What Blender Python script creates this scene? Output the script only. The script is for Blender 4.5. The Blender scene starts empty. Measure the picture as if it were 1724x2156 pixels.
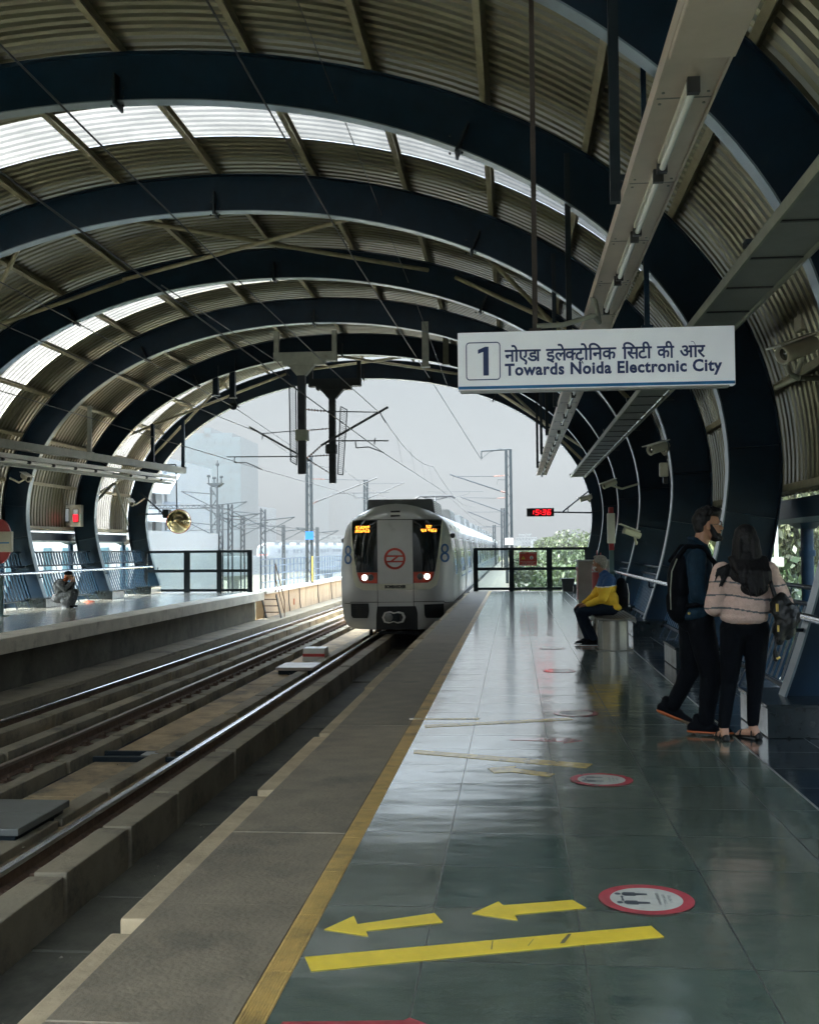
import bpy, bmesh, math, random
from mathutils import Vector, Matrix, Euler
R = math.radians
random.seed(7)
S = bpy.context.scene
C = S.collection

# ---------------------------------------------------------------- camera, sky, sun, exposure
CAMZ = 1.5
cd = bpy.data.cameras.new('camera'); cam = bpy.data.objects.new('camera', cd); C.objects.link(cam)
YAW, PITCH, ROLL = R(5.443), R(1.915), R(-0.5)
M3 = Matrix.Rotation(YAW, 3, 'Z') @ Matrix.Rotation(R(90) + PITCH, 3, 'X') @ Matrix.Rotation(ROLL, 3, 'Z')
cam.location = (0, 0, CAMZ); cam.rotation_euler = M3.to_euler()
cd.sensor_fit = 'VERTICAL'; cd.sensor_height = 36.0; cd.lens = 36.0 * 2300 / 2156
cd.clip_start = 0.05; cd.clip_end = 8000
S.camera = cam
FPX = 2300.0
def ray(px, py):
    return M3 @ Vector(((px - 862) / FPX, -(py - 1078) / FPX, -1))
def at(px, py, Y):                      # point of the world seen at a photo position, at distance Y along the track
    d = ray(px, py); s = Y / d.y
    return Vector((d.x * s, Y, CAMZ + d.z * s))
def fl(px, py, z=0.0):                  # the same on a level surface
    d = ray(px, py); s = (z - CAMZ) / d.z
    return Vector((d.x * s, d.y * s, z))

SUN_EL, SUN_AZ = R(36), R(-98)          # azimuth from +Y towards +X: sun stands to the left
w = bpy.data.worlds.new('World'); S.world = w; w.use_nodes = True
nt = w.node_tree; nt.nodes.clear()
sky = nt.nodes.new('ShaderNodeTexSky'); sky.sky_type = 'NISHITA'; sky.sun_disc = False
sky.sun_elevation = SUN_EL; sky.sun_rotation = SUN_AZ
sky.air_density = 1.0; sky.dust_density = 6.0; sky.ozone_density = 1.0; sky.altitude = 0
hs = nt.nodes.new('ShaderNodeHueSaturation'); hs.inputs['Saturation'].default_value = 0.42
bg = nt.nodes.new('ShaderNodeBackground'); bg.inputs['Strength'].default_value = 0.15
ow = nt.nodes.new('ShaderNodeOutputWorld')
# hazy sky shaped dim near the horizon, boosted higher up to light the interior
tcw = nt.nodes.new('ShaderNodeTexCoord'); spw = nt.nodes.new('ShaderNodeSeparateXYZ'); nt.links.new(tcw.outputs['Generated'], spw.inputs[0])
mrw = nt.nodes.new('ShaderNodeMapRange'); mrw.inputs[1].default_value = .15; mrw.inputs[2].default_value = .50; mrw.inputs[3].default_value = .15; mrw.inputs[4].default_value = 3.0
nt.links.new(spw.outputs[2], mrw.inputs[0])
vmw = nt.nodes.new('ShaderNodeVectorMath'); vmw.operation = 'SCALE'; nt.links.new(hs.outputs[0], vmw.inputs[0]); nt.links.new(mrw.outputs[0], vmw.inputs[3])
tnt = nt.nodes.new('ShaderNodeVectorMath'); tnt.operation = 'MULTIPLY'; nt.links.new(vmw.outputs[0], tnt.inputs[0]); tnt.inputs[1].default_value = (.89, .99, 1.03)
nt.links.new(sky.outputs[0], hs.inputs['Color']); nt.links.new(tnt.outputs[0], bg.inputs[0]); nt.links.new(bg.outputs[0], ow.inputs[0])
sl = bpy.data.lights.new('sun', 'SUN'); so = bpy.data.objects.new('sun', sl); C.objects.link(so)
sl.energy = 2.1; sl.angle = R(1.0); sl.color = (1.0, .9, .76)
sd = Vector((math.sin(SUN_AZ) * math.cos(SUN_EL), math.cos(SUN_AZ) * math.cos(SUN_EL), math.sin(SUN_EL)))
so.rotation_euler = sd.to_track_quat('Z', 'Y').to_euler(); so.location = sd * 100
S.view_settings.view_transform = 'Standard'; S.view_settings.look = 'None'
S.view_settings.exposure = 3.2; S.view_settings.gamma = 1.0
S.cycles.max_bounces = 7; S.cycles.diffuse_bounces = 4; S.cycles.glossy_bounces = 4
S.cycles.transmission_bounces = 6; S.cycles.transparent_max_bounces = 12; S.cycles.volume_bounces = 0
S.cycles.caustics_reflective = False; S.cycles.caustics_refractive = False
S.cycles.sample_clamp_indirect = 4.0

# ---------------------------------------------------------------- materials
def mat(name, col, rough=.6, metal=0.0, var=.25, scale=4.0, bump=0.0, bscale=30.0, emit=None, spec=.5, stretch=None, dirt=None, coat=0.0, rvar=0.0):
    m = bpy.data.materials.new(name); m.use_nodes = True; n = m.node_tree; N = n.nodes; L = n.links
    b = N['Principled BSDF']; b.inputs['Roughness'].default_value = rough; b.inputs['Metallic'].default_value = metal
    b.inputs['Specular IOR Level'].default_value = spec; b.inputs['Coat Weight'].default_value = coat
    tc = N.new('ShaderNodeTexCoord'); mp = N.new('ShaderNodeMapping'); L.new(tc.outputs['Object'], mp.inputs[0])
    if stretch: mp.inputs['Scale'].default_value = stretch
    c4 = (*col, 1)
    if var > 0:
        nz = N.new('ShaderNodeTexNoise'); nz.inputs['Scale'].default_value = scale; nz.inputs['Detail'].default_value = 5; nz.inputs['Roughness'].default_value = .65
        L.new(mp.outputs[0], nz.inputs[0])
        rp = N.new('ShaderNodeValToRGB'); rp.color_ramp.elements[0].position = .3; rp.color_ramp.elements[1].position = .7
        rp.color_ramp.elements[0].color = (*[c * (1 - var) for c in col], 1); rp.color_ramp.elements[1].color = (*[min(1, c * (1 + var)) for c in col], 1)
        L.new(nz.outputs[0], rp.inputs[0]); out = rp.outputs[0]
        if dirt:
            n2 = N.new('ShaderNodeTexNoise'); n2.inputs['Scale'].default_value = dirt[1]; n2.inputs['Detail'].default_value = 8; n2.inputs['Roughness'].default_value = .7
            L.new(mp.outputs[0], n2.inputs[0])
            r2 = N.new('ShaderNodeValToRGB'); r2.color_ramp.elements[0].position = dirt[2]; r2.color_ramp.elements[1].position = dirt[2] + .16
            mx = N.new('ShaderNodeMix'); mx.data_type = 'RGBA'; L.new(n2.outputs[0], r2.inputs[0]); L.new(r2.outputs[0], mx.inputs[0])
            L.new(out, mx.inputs[6]); mx.inputs[7].default_value = (*dirt[0], 1); out = mx.outputs[2]
        L.new(out, b.inputs['Base Color'])
        if rvar > 0:
            mr = N.new('ShaderNodeMapRange'); mr.inputs[3].default_value = max(0, rough - rvar); mr.inputs[4].default_value = rough + rvar
            L.new(nz.outputs[0], mr.inputs[0]); L.new(mr.outputs[0], b.inputs['Roughness'])
    else: b.inputs['Base Color'].default_value = c4
    if bump > 0:
        nb = N.new('ShaderNodeTexNoise'); nb.inputs['Scale'].default_value = bscale; nb.inputs['Detail'].default_value = 4; L.new(mp.outputs[0], nb.inputs[0])
        bp = N.new('ShaderNodeBump'); bp.inputs['Strength'].default_value = bump; bp.inputs['Distance'].default_value = .01
        L.new(nb.outputs[0], bp.inputs['Height']); L.new(bp.outputs[0], b.inputs['Normal'])
    if emit: b.inputs['Emission Color'].default_value = (*emit[0], 1); b.inputs['Emission Strength'].default_value = emit[1]
    return m
MT = {}
def mk(k, *a, **kw): MT[k] = mat(k, *a, **kw)
mk('louvre_blue', (.004, .032, .066), .45, var=.3, scale=3, spec=.3)
mk('navy', (.0015, .013, .028), .42, var=.3, scale=3, spec=.22, dirt=((.008, .022, .030), 2.2, .62), bump=.05, bscale=6)
mk('navy_dark', (.003, .010, .015), .5, var=.3, spec=.3)
mk('flange', (.13, .17, .19), .28, metal=.45, var=.2, scale=2)
mk('sheet', (.135, .130, .082), .36, metal=.45, var=.25, scale=1.2, dirt=((.065, .055, .03), 1.6, .55), stretch=(.35, 3.0, .35))
mk('purlin', (.25, .225, .145), .6, var=.22, scale=5, dirt=((.28, .22, .13), 3, .62))
mk('olive', (.20, .21, .17), .55, var=.2, scale=3, dirt=((.11, .10, .07), 2, .62))
mk('grey_steel', (.30, .31, .30), .4, metal=.5, var=.15, scale=3)
mk('chrome', (.62, .63, .64), .2, metal=1.0, var=.1, scale=6)
mk('tray', (.50, .43, .37), .45, metal=.15, var=.12, scale=2, dirt=((.30, .25, .20), 1.7, .62))
mk('tray_dark', (.17, .18, .17), .5, metal=.2, var=.15, scale=2)
mk('white_paint', (.72, .71, .66), .45, var=.08, scale=3, dirt=((.5, .47, .4), 2.5, .66))
mk('sign_white', (.72, .76, .80), .38, var=.05, scale=1.5, dirt=((.66, .66, .60), 3.1, .68), emit=((.80, .88, 1.0), .02))  # faint glow added so the board and indicator windows read brighter
mk('sign_blue', (.012, .035, .14), .5, var=0)
mk('stripe_blue', (.01, .16, .42), .45, var=.1)
mk('black', (.008, .009, .010), .5, var=.2)
mk('rubber', (.012, .012, .013), .8, var=.3, scale=10)
mk('glass_dark', (.006, .012, .016), .06, var=0, spec=.9)
mk('concrete', (.29, .25, .175), .85, var=.22, scale=2.2, bump=.5, bscale=25, dirt=((.11, .095, .07), 1.1, .52))
mk('concrete_warm', (.50, .38, .26), .85, var=.25, scale=1.4, bump=.4, bscale=25, dirt=((.42, .28, .18), .8, .62), stretch=(1, 1, .35))
mk('slab', (.21, .175, .12), .68, var=.26, scale=4, bump=.55, bscale=45, dirt=((.11, .095, .07), 1.3, .54), rvar=.1)
mk('ledge', (.44, .35, .22), .85, var=.25, scale=3, bump=.6, bscale=20, dirt=((.2, .16, .1), 1.5, .6))
mk('bed', (.44, .32, .18), .85, var=.3, scale=1.8, bump=.7, bscale=14, dirt=((.11, .10, .08), .7, .5))
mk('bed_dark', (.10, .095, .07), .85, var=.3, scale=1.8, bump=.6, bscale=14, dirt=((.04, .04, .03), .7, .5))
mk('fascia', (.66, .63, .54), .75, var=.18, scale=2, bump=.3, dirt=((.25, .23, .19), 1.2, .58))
mk('rail_dull', (.20, .15, .11), .45, metal=.6, var=.3, scale=3, stretch=(6, .3, 1))
mk('hanger_brown', (.03, .022, .016), .6, var=.3)
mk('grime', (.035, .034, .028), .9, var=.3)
mk('rust', (.13, .075, .045), .8, var=.4, scale=12, bump=.3)
mk('rail_top', (.60, .62, .68), .22, metal=1.0, var=.12, scale=3, stretch=(6, .3, 1))
mk('granite', (.018, .028, .036), .10, var=.6, scale=9, spec=.6, rvar=.05)
mk('stone_block', (.010, .016, .018), .2, var=.15, scale=12, spec=.5)
mk('stone_end', (.42, .43, .42), .16, var=.25, scale=7, spec=.6)
mk('tape_crease', (.16, .14, .07), .4, var=.4, scale=30)
mk('tape_yellow', (.84, .62, .05), .38, var=.10, scale=6, dirt=((.34, .27, .09), 9, .63), bump=.3, bscale=18)
mk('tape_faded', (.62, .44, .12), .22, coat=.35, spec=.7, var=.2, scale=9, dirt=((.14, .15, .12), 7, .52))
mk('tape_red', (.42, .07, .08), .16, coat=.9, spec=1.0, var=.15, scale=6, dirt=((.2, .09, .08), 6, .62))
mk('sticker_white', (.70, .70, .63), .2, coat=.5, var=.1, scale=12, dirt=((.36, .36, .31), 9, .64))
mk('sticker_red', (.58, .09, .11), .2, coat=.5, var=.18, scale=8, dirt=((.34, .16, .15), 7, .60))
mk('sticker_ink', (.06, .07, .08), .5, var=.1)
mk('strip', (.62, .42, .13), .5, var=.25, scale=5, dirt=((.26, .17, .07), 2.2, .52), bump=.2, bscale=60)
mk('train_body', (.60, .61, .605), .32, metal=.3, var=.07, scale=1.5, coat=.4, dirt=((.36, .36, .345), 1.1, .58))
mk('train_dark_grey', (.10, .11, .115), .45, var=.15)
mk('train_band', (.86, .85, .70), .4, var=.05)
mk('train_silver', (.60, .62, .63), .28, metal=.75, var=.08, scale=2)
mk('train_red', (.75, .08, .035), .3, var=.15, coat=.5)
mk('logo_red', (.62, .07, .045), .45, var=.05)
mk('digit_blue', (.015, .12, .36), .4, var=.05)
mk('lamp_white', (.9, .9, .85), .3, var=0, emit=((1, .97, .88), 1.5))
mk('lamp_grey', (.20, .21, .21), .2, var=0)
mk('led_orange', (.4, .12, .02), .5, var=0, emit=((1, .30, .03), .8))
mk('led_red', (.4, .02, .02), .5, var=0, emit=((1, .01, .02), .42))
mk('tube_glass', (.75, .76, .76), .25, var=0, spec=.6)
mk('red_paint', (.33, .025, .03), .38, var=.15, scale=3)
mk('notice_red', (.50, .045, .035), .5, var=.08)
mk('yellow_paint', (.7, .5, .05), .5, var=.1)
mk('teal_post', (.10, .17, .17), .45, var=.15)
mk('blue_paint', (.04, .08, .14), .5, var=.2, scale=6)
mk('beige_dev', (.50, .47, .38), .5, var=.1)
mk('mast', (.014, .020, .024), .6, var=.2, scale=3, spec=.3)
mk('wire', (.02, .025, .03), .5, var=0)
mk('bench_steel', (.30, .29, .25), .3, metal=.7, var=.15, scale=2)
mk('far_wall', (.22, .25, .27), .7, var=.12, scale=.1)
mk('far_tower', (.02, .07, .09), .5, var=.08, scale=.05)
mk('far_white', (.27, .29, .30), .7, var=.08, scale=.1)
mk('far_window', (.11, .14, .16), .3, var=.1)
mk('bark', (.06, .05, .035), .9, var=.3, scale=6)
mk('ground_mat', (.09, .10, .065), .95, var=.35, scale=.05)
mk('mirror', (.75, .62, .36), .05, metal=1.0, var=.05, scale=3)
mk('skin', (.34, .17, .10), .5, var=.1, scale=8)
mk('skin_light', (.42, .23, .15), .5, var=.1, scale=8)
mk('hair_black', (.004, .004, .005), .5, var=.4, scale=30, spec=.2, bump=.5, bscale=60)
mk('hair_grey', (.30, .28, .25), .6, var=.4, scale=40, bump=.5, bscale=90)
mk('denim', (.006, .021, .038), .8, spec=.15, var=.35, scale=12, bump=.4, bscale=60)
mk('denim_dark', (.006, .014, .026), .8, spec=.15, var=.3, scale=12, bump=.3, bscale=60)
mk('cloth_black', (.002, .003, .005), .8, spec=.08, var=.3, scale=10, bump=.4, bscale=40)
mk('leather_black', (.004, .005, .005), .4, spec=.3, var=.3, scale=10, bump=.5, bscale=25)
mk('cloth_yellow', (.92, .56, .03), .7, var=.12, scale=8, bump=.4, bscale=22)
mk('cloth_blue', (.01, .065, .19), .7, var=.2, scale=8, bump=.3, bscale=22)
mk('cloth_white', (.7, .7, .68), .7, var=.05)
mk('orange_sole', (.36, .08, .015), .5, var=.1)
mk('sole_brown', (.10, .075, .045), .7, var=.2)
mk('gold', (.6, .42, .12), .3, metal=1, var=.1)
mk('ceramic', (.16, .07, .05), .35, var=.1)
mk('orange_cloth', (.45, .09, .04), .7, var=.2)

def nodes_of(k):
    m = bpy.data.materials.new(k); m.use_nodes = True; MT[k] = m
    return m, m.node_tree.nodes, m.node_tree.links
# platform floor: polished stone tiles, joints, wavy polish
def floor_mat(k, base, tx, ty, ox, oy, rough, tint, joint=(.03, .035, .03), wave=.27):
    m, N, L = nodes_of(k); b = N['Principled BSDF']
    tc = N.new('ShaderNodeTexCoord'); sep = N.new('ShaderNodeSeparateXYZ'); L.new(tc.outputs['Object'], sep.inputs[0])
    def math_(op, a, v=None, v2=None):
        n = N.new('ShaderNodeMath'); n.operation = op
        if hasattr(a, 'is_output'): L.new(a, n.inputs[0])
        else: n.inputs[0].default_value = a
        if v is not None:
            if hasattr(v, 'is_output'): L.new(v, n.inputs[1])
            else: n.inputs[1].default_value = v
        if v2 is not None: n.inputs[2].default_value = v2
        return n.outputs[0]
    ux = math_('DIVIDE', math_('SUBTRACT', sep.outputs[0], ox), tx); uy = math_('DIVIDE', math_('SUBTRACT', sep.outputs[1], oy), ty)
    fx, fy = math_('FLOOR', ux), math_('FLOOR', uy)
    def edge(u, t): 
        f = math_('FRACT', u); e = math_('MULTIPLY', math_('MINIMUM', f, math_('SUBTRACT', 1.0, f)), t)
        return e
    e = math_('MINIMUM', edge(ux, tx), edge(uy, ty))
    j = math_('LESS_THAN', e, .0036)
    cmb = N.new('ShaderNodeCombineXYZ'); L.new(fx, cmb.inputs[0]); L.new(fy, cmb.inputs[1])
    wn = N.new('ShaderNodeTexWhiteNoise'); wn.noise_dimensions = '2D'; L.new(cmb.outputs[0], wn.inputs['Vector'])
    rp = N.new('ShaderNodeValToRGB'); cr = rp.color_ramp; cr.elements[0].color = (*tint[0], 1); cr.elements[1].color = (*tint[1], 1)
    cr.elements[1].position = 1; cr.elements.new(.10).color = (*tint[0], 1); cr.elements.new(.14).color = (*[a*.45+b_*.55 for a, b_ in zip(tint[0], tint[1])], 1)
    L.new(wn.outputs['Value'], rp.inputs[0])
    n1 = N.new('ShaderNodeTexNoise'); n1.inputs['Scale'].default_value = 2.6; n1.inputs['Detail'].default_value = 9; n1.inputs['Roughness'].default_value = .72; n1.inputs['Distortion'].default_value = .15
    L.new(tc.outputs['Object'], n1.inputs[0])
    mr = N.new('ShaderNodeMapRange'); mr.inputs[1].default_value = .3; mr.inputs[2].default_value = .7; mr.inputs[3].default_value = .74; mr.inputs[4].default_value = 1.26; L.new(n1.outputs[0], mr.inputs[0])
    mu = N.new('ShaderNodeMix'); mu.data_type = 'RGBA'; mu.blend_type = 'MULTIPLY'; mu.inputs[0].default_value = 1
    L.new(rp.outputs[0], mu.inputs[6])
    cc = N.new('ShaderNodeCombineColor'); 
    for i in range(3): L.new(mr.outputs[0], cc.inputs[i])
    L.new(cc.outputs[0], mu.inputs[7])
    # scuffs
    n3 = N.new('ShaderNodeTexNoise'); n3.inputs['Scale'].default_value = 14; n3.inputs['Detail'].default_value = 10; n3.inputs['Roughness'].default_value = .8
    mp = N.new('ShaderNodeMapping'); mp.inputs['Scale'].default_value = (.5, 1.6, 1); mp.inputs['Rotation'].default_value = (0, 0, .4); L.new(tc.outputs['Object'], mp.inputs[0]); L.new(mp.outputs[0], n3.inputs[0])
    r3 = N.new('ShaderNodeValToRGB'); r3.color_ramp.elements[0].position = .52; r3.color_ramp.elements[1].position = .72; L.new(n3.outputs[0], r3.inputs[0])
    m3 = N.new('ShaderNodeMix'); m3.data_type = 'RGBA'; L.new(mu.outputs[2], m3.inputs[6]); m3.inputs[7].default_value = (*[min(1, c * 1.9 + .03) for c in base], 1)
    sc = math_('MULTIPLY', r3.outputs[0], .55); L.new(sc, m3.inputs[0])
    mj = N.new('ShaderNodeMix'); mj.data_type = 'RGBA'; L.new(j, mj.inputs[0]); L.new(m3.outputs[2], mj.inputs[6]); mj.inputs[7].default_value = (*joint, 1)
    L.new(mj.outputs[2], b.inputs['Base Color'])
    r4 = N.new('ShaderNodeMapRange'); r4.inputs[1].default_value = .3; r4.inputs[2].default_value = .7; r4.inputs[3].default_value = rough * .5; r4.inputs[4].default_value = rough * 1.7; L.new(n1.outputs[0], r4.inputs[0])
    ra = math_('ADD', r4.outputs[0], math_('MULTIPLY', j, .3)); L.new(ra, b.inputs['Roughness'])
    # gentle undulation of each tile plus tile tilt
    n5 = N.new('ShaderNodeTexNoise'); n5.inputs['Scale'].default_value = 1.1; n5.inputs['Detail'].default_value = 3; mp5 = N.new('ShaderNodeMapping'); mp5.inputs['Scale'].default_value = (.6, 1.35, 1); L.new(tc.outputs['Object'], mp5.inputs[0]); L.new(mp5.outputs[0], n5.inputs[0])
    bp = N.new('ShaderNodeBump'); bp.inputs['Strength'].default_value = wave; bp.inputs['Distance'].default_value = .035; L.new(n5.outputs[0], bp.inputs['Height'])
    n6 = N.new('ShaderNodeTexNoise'); n6.inputs['Scale'].default_value = 60; n6.inputs['Detail'].default_value = 3; L.new(tc.outputs['Object'], n6.inputs[0])
    bp2 = N.new('ShaderNodeBump'); bp2.inputs['Strength'].default_value = .12; bp2.inputs['Distance'].default_value = .002; L.new(n6.outputs[0], bp2.inputs['Height']); L.new(bp.outputs[0], bp2.inputs['Normal'])
    L.new(bp2.outputs[0], b.inputs['Normal']); b.inputs['Coat Weight'].default_value = .8; mc = N.new('ShaderNodeMapRange'); mc.inputs[1].default_value = .35; mc.inputs[2].default_value = .7; mc.inputs[3].default_value = .05; mc.inputs[4].default_value = .26; L.new(n3.outputs[0], mc.inputs[0]); L.new(mc.outputs[0], b.inputs['Coat Roughness']); L.new(bp.outputs[0], b.inputs['Coat Normal'])
    b.inputs['IOR'].default_value = 3.0; b.inputs['Specular IOR Level'].default_value = .5
    return m
floor_mat('floor', (.15, .17, .13), .59, .6, -.8, 4.41, .10, ((.045, .095, .08), (.135, .162, .130)))
floor_mat('floor_granite', (.02, .03, .035), .6, .6, 1.7, 4.41, .10, ((.012, .02, .026), (.022, .032, .040)), joint=(.05, .06, .055))
floor_mat('floor_left', (.12, .13, .10), .59, .6, -9.4, 4.41, .18, ((.26, .27, .24), (.40, .40, .34)))
# translucent roof panel
m, N, L = nodes_of('skylight'); b = N['Principled BSDF']; N.remove(b)
t_ = N.new('ShaderNodeBsdfTranslucent'); t_.inputs[0].default_value = (.095, .093, .088, 1)
g_ = N.new('ShaderNodeBsdfTransparent'); g_.inputs[0].default_value = (.045, .045, .044, 1)
nz = N.new('ShaderNodeTexNoise'); nz.inputs['Scale'].default_value = 1.5; nz.inputs['Detail'].default_value = 6
tcx = N.new('ShaderNodeTexCoord'); L.new(tcx.outputs['Object'], nz.inputs[0])
mr_ = N.new('ShaderNodeMapRange'); mr_.inputs[1].default_value = .3; mr_.inputs[2].default_value = .7; mr_.inputs[3].default_value = .25; mr_.inputs[4].default_value = .5; L.new(nz.outputs[0], mr_.inputs[0])
ms = N.new('ShaderNodeMixShader'); L.new(mr_.outputs[0], ms.inputs[0]); L.new(t_.outputs[0], ms.inputs[1]); L.new(g_.outputs[0], ms.inputs[2])
L.new(ms.outputs[0], N['Material Output'].inputs[0])
# clear glass sheet
m, N, L = nodes_of('glass'); N.remove(N['Principled BSDF'])
g_ = N.new('ShaderNodeBsdfTransparent'); g_.inputs[0].default_value = (.88, .93, .92, 1)
gl = N.new('ShaderNodeBsdfGlossy'); gl.inputs['Roughness'].default_value = .04; gl.inputs[0].default_value = (.8, .85, .85, 1)
ms = N.new('ShaderNodeMixShader'); ms.inputs[0].default_value = .06; L.new(g_.outputs[0], ms.inputs[1]); L.new(gl.outputs[0], ms.inputs[2]); L.new(ms.outputs[0], N['Material Output'].inputs[0])
# leaves
def leaf_mat(k, c):
    m, N, L = nodes_of(k); b = N['Principled BSDF']; b.inputs['Roughness'].default_value = .55
    g = N.new('ShaderNodeNewGeometry'); rp = N.new('ShaderNodeValToRGB')
    rp.color_ramp.elements[0].color = (*[x * .5 for x in c], 1); rp.color_ramp.elements[1].color = (*[min(1, x * 1.7) for x in c], 1)
    L.new(g.outputs['Random Per Island'], rp.inputs[0]); L.new(rp.outputs[0], b.inputs['Base Color'])
    t = N.new('ShaderNodeBsdfTranslucent'); L.new(rp.outputs[0], t.inputs[0]); ms = N.new('ShaderNodeMixShader'); ms.inputs[0].default_value = .3
    L.new(b.outputs[0], ms.inputs[1]); L.new(t.outputs[0], ms.inputs[2]); L.new(ms.outputs[0], N['Material Output'].inputs[0])
leaf_mat('leaf_a', (.035, .052, .016)); leaf_mat('leaf_b', (.022, .040, .013)); leaf_mat('leaf_c', (.050, .060, .022))

# ---------------------------------------------------------------- mesh helpers
class MB:
    def __init__(s): s.v = []; s.f = []; s.m = []; s.sm = []; s.mi = 0; s.smooth = False
    def add(s, vs, fs, smooth=None):
        o = len(s.v); s.v += [Vector(p) for p in vs]; s.f += [tuple(i + o for i in f) for f in fs]
        s.m += [s.mi] * len(fs); s.sm += [s.smooth if smooth is None else smooth] * len(fs); return s
    def box(s, x0, x1, y0, y1, z0, z1):
        return s.add([(x0,y0,z0),(x1,y0,z0),(x1,y1,z0),(x0,y1,z0),(x0,y0,z1),(x1,y0,z1),(x1,y1,z1),(x0,y1,z1)],
                     [(0,3,2,1),(4,5,6,7),(0,1,5,4),(1,2,6,5),(2,3,7,6),(3,0,4,7)])
    def bbox(s, x0, x1, y0, y1, z0, z1, b=.01):     # box with chamfered edges
        bm = bmesh.new(); bmesh.ops.create_cube(bm, size=1)
        for v in bm.verts: v.co = Vector(((x0+x1)/2 + v.co.x*(x1-x0), (y0+y1)/2 + v.co.y*(y1-y0), (z0+z1)/2 + v.co.z*(z1-z0)))
        bmesh.ops.bevel(bm, geom=bm.edges[:], offset=b, segments=2, affect='EDGES', profile=.6)
        return s.bm(bm)
    def bm(s, bm, smooth=None):
        bm.verts.index_update(); s.add([v.co.copy() for v in bm.verts], [tuple(v.index for v in f.verts) for f in bm.faces], smooth); bm.free(); return s
    def tube(s, p0, p1, r, r1=None, n=10, caps=True):
        p0, p1 = Vector(p0), Vector(p1); r1 = r if r1 is None else r1; d = (p1 - p0)
        if d.length < 1e-6: return s
        q = d.to_track_quat('Z', 'Y'); vs = []; 
        for p, rr in ((p0, r), (p1, r1)):
            for i in range(n):
                a = 2*math.pi*i/n; vs.append(p + q @ Vector((math.cos(a)*rr, math.sin(a)*rr, 0)))
        fs = [(i, (i+1) % n, n + (i+1) % n, n + i) for i in range(n)]
        s.add(vs, fs, n > 6)
        if caps: s.add(vs, [tuple(range(n))[::-1], tuple(range(n, 2*n))], False)
        return s
    def path(s, pts, r, n=8):
        for a, b in zip(pts, pts[1:]): s.tube(a, b, r, n=n)
        return s
    def bar(s, p0, p1, w, h, up=(0,0,1)):            # rectangular bar
        p0, p1 = Vector(p0), Vector(p1); d = (p1-p0).normalized(); sd_ = d.cross(Vector(up))
        if sd_.length < 1e-4: sd_ = d.cross(Vector((1,0,0)))
        sd_.normalize(); u = sd_.cross(d).normalized(); vs = []
        for p in (p0, p1):
            for a, b in ((-1,-1),(1,-1),(1,1),(-1,1)): vs.append(p + sd_*a*w/2 + u*b*h/2)
        return s.add(vs, [(0,1,2,3)[::-1],(4,5,6,7),(0,1,5,4),(1,2,6,5),(2,3,7,6),(3,0,4,7)])
    def prism(s, pts, ax, a, b):                     # polygon extruded along an axis
        n = len(pts); vs = []
        for t in (a, b):
            for p in pts:
                vs.append((t, p[0], p[1]) if ax == 'x' else (p[0], t, p[1]) if ax == 'y' else (p[0], p[1], t))
        fs = [(i, (i+1) % n, n+(i+1) % n, n+i) for i in range(n)] + [tuple(range(n))[::-1], tuple(range(n, 2*n))]
        return s.add(vs, fs)
    def lathe(s, c, prof, ax=(0,0,1), n=20):
        q = Vector(ax).to_track_quat('Z', 'Y'); c = Vector(c); vs = []
        for r, h in prof:
            for i in range(n):
                a = 2*math.pi*i/n; vs.append(c + q @ Vector((math.cos(a)*r, math.sin(a)*r, h)))
        fs = []
        for k in range(len(prof)-1):
            for i in range(n): fs.append((k*n+i, k*n+(i+1) % n, (k+1)*n+(i+1) % n, (k+1)*n+i))
        return s.add(vs, fs, True)
    def grid(s, pts):                                # rows of points
        nr, nc = len(pts), len(pts[0]); vs = [p for r in pts for p in r]
        return s.add(vs, [(i*nc+j, i*nc+j+1, (i+1)*nc+j+1, (i+1)*nc+j) for i in range(nr-1) for j in range(nc-1)])
    def build(s, name, mats, parent=None, fix=True, label=None, recalc=False):
        me = bpy.data.meshes.new(name); o = bpy.data.objects.new(name, me); C.objects.link(o)
        off = Vector((0,0,0))
        if parent is not None:
            p = parent
            while p is not None: off += p.location; p = p.parent
        elif s.v and fix:
            lo = Vector([min(v[i] for v in s.v) for i in range(3)]); hi = Vector([max(v[i] for v in s.v) for i in range(3)])
            off = Vector(((lo.x+hi.x)/2, (lo.y+hi.y)/2, lo.z)); o.location = off
        me.from_pydata([v - off for v in s.v], [], s.f)
        if isinstance(mats, str): mats = [mats]
        for k in mats: me.materials.append(MT[k])
        for p_, mi, sm in zip(me.polygons, s.m, s.sm): p_.material_index = min(mi, len(mats)-1); p_.use_smooth = sm
        me.validate(); me.update()
        if recalc:
            bm = bmesh.new(); bm.from_mesh(me); bmesh.ops.recalc_face_normals(bm, faces=bm.faces[:]); bm.to_mesh(me); bm.free()
        if parent is not None: o.parent = parent
        if label: o['label'] = label
        return o
def tag(o, label=None, cat=None, group=None, kind=None):
    if label: o['label'] = label
    if cat: o['category'] = cat
    if group: o['group'] = group
    if kind: o['kind'] = kind
    return o
def thing(name, loc, label, cat, group=None):
    o = bpy.data.objects.new(name, None); C.objects.link(o); o.location = Vector(loc); o.empty_display_size = .2
    return tag(o, label, cat, group)
def kids(o): return [c for c in C.objects if c.parent == o]
def copy_tree(o, parent=None):
    c = o.copy(); C.objects.link(c); c.parent = parent
    for ch in kids(o): copy_tree(ch, c)
    return c
def dup(o, loc, rz=None, label=None, group=None):
    c = copy_tree(o); c.location = Vector(loc)
    if rz is not None: c.rotation_euler = (0, 0, rz)
    return tag(c, label, None, group)
_txt = {}
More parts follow.
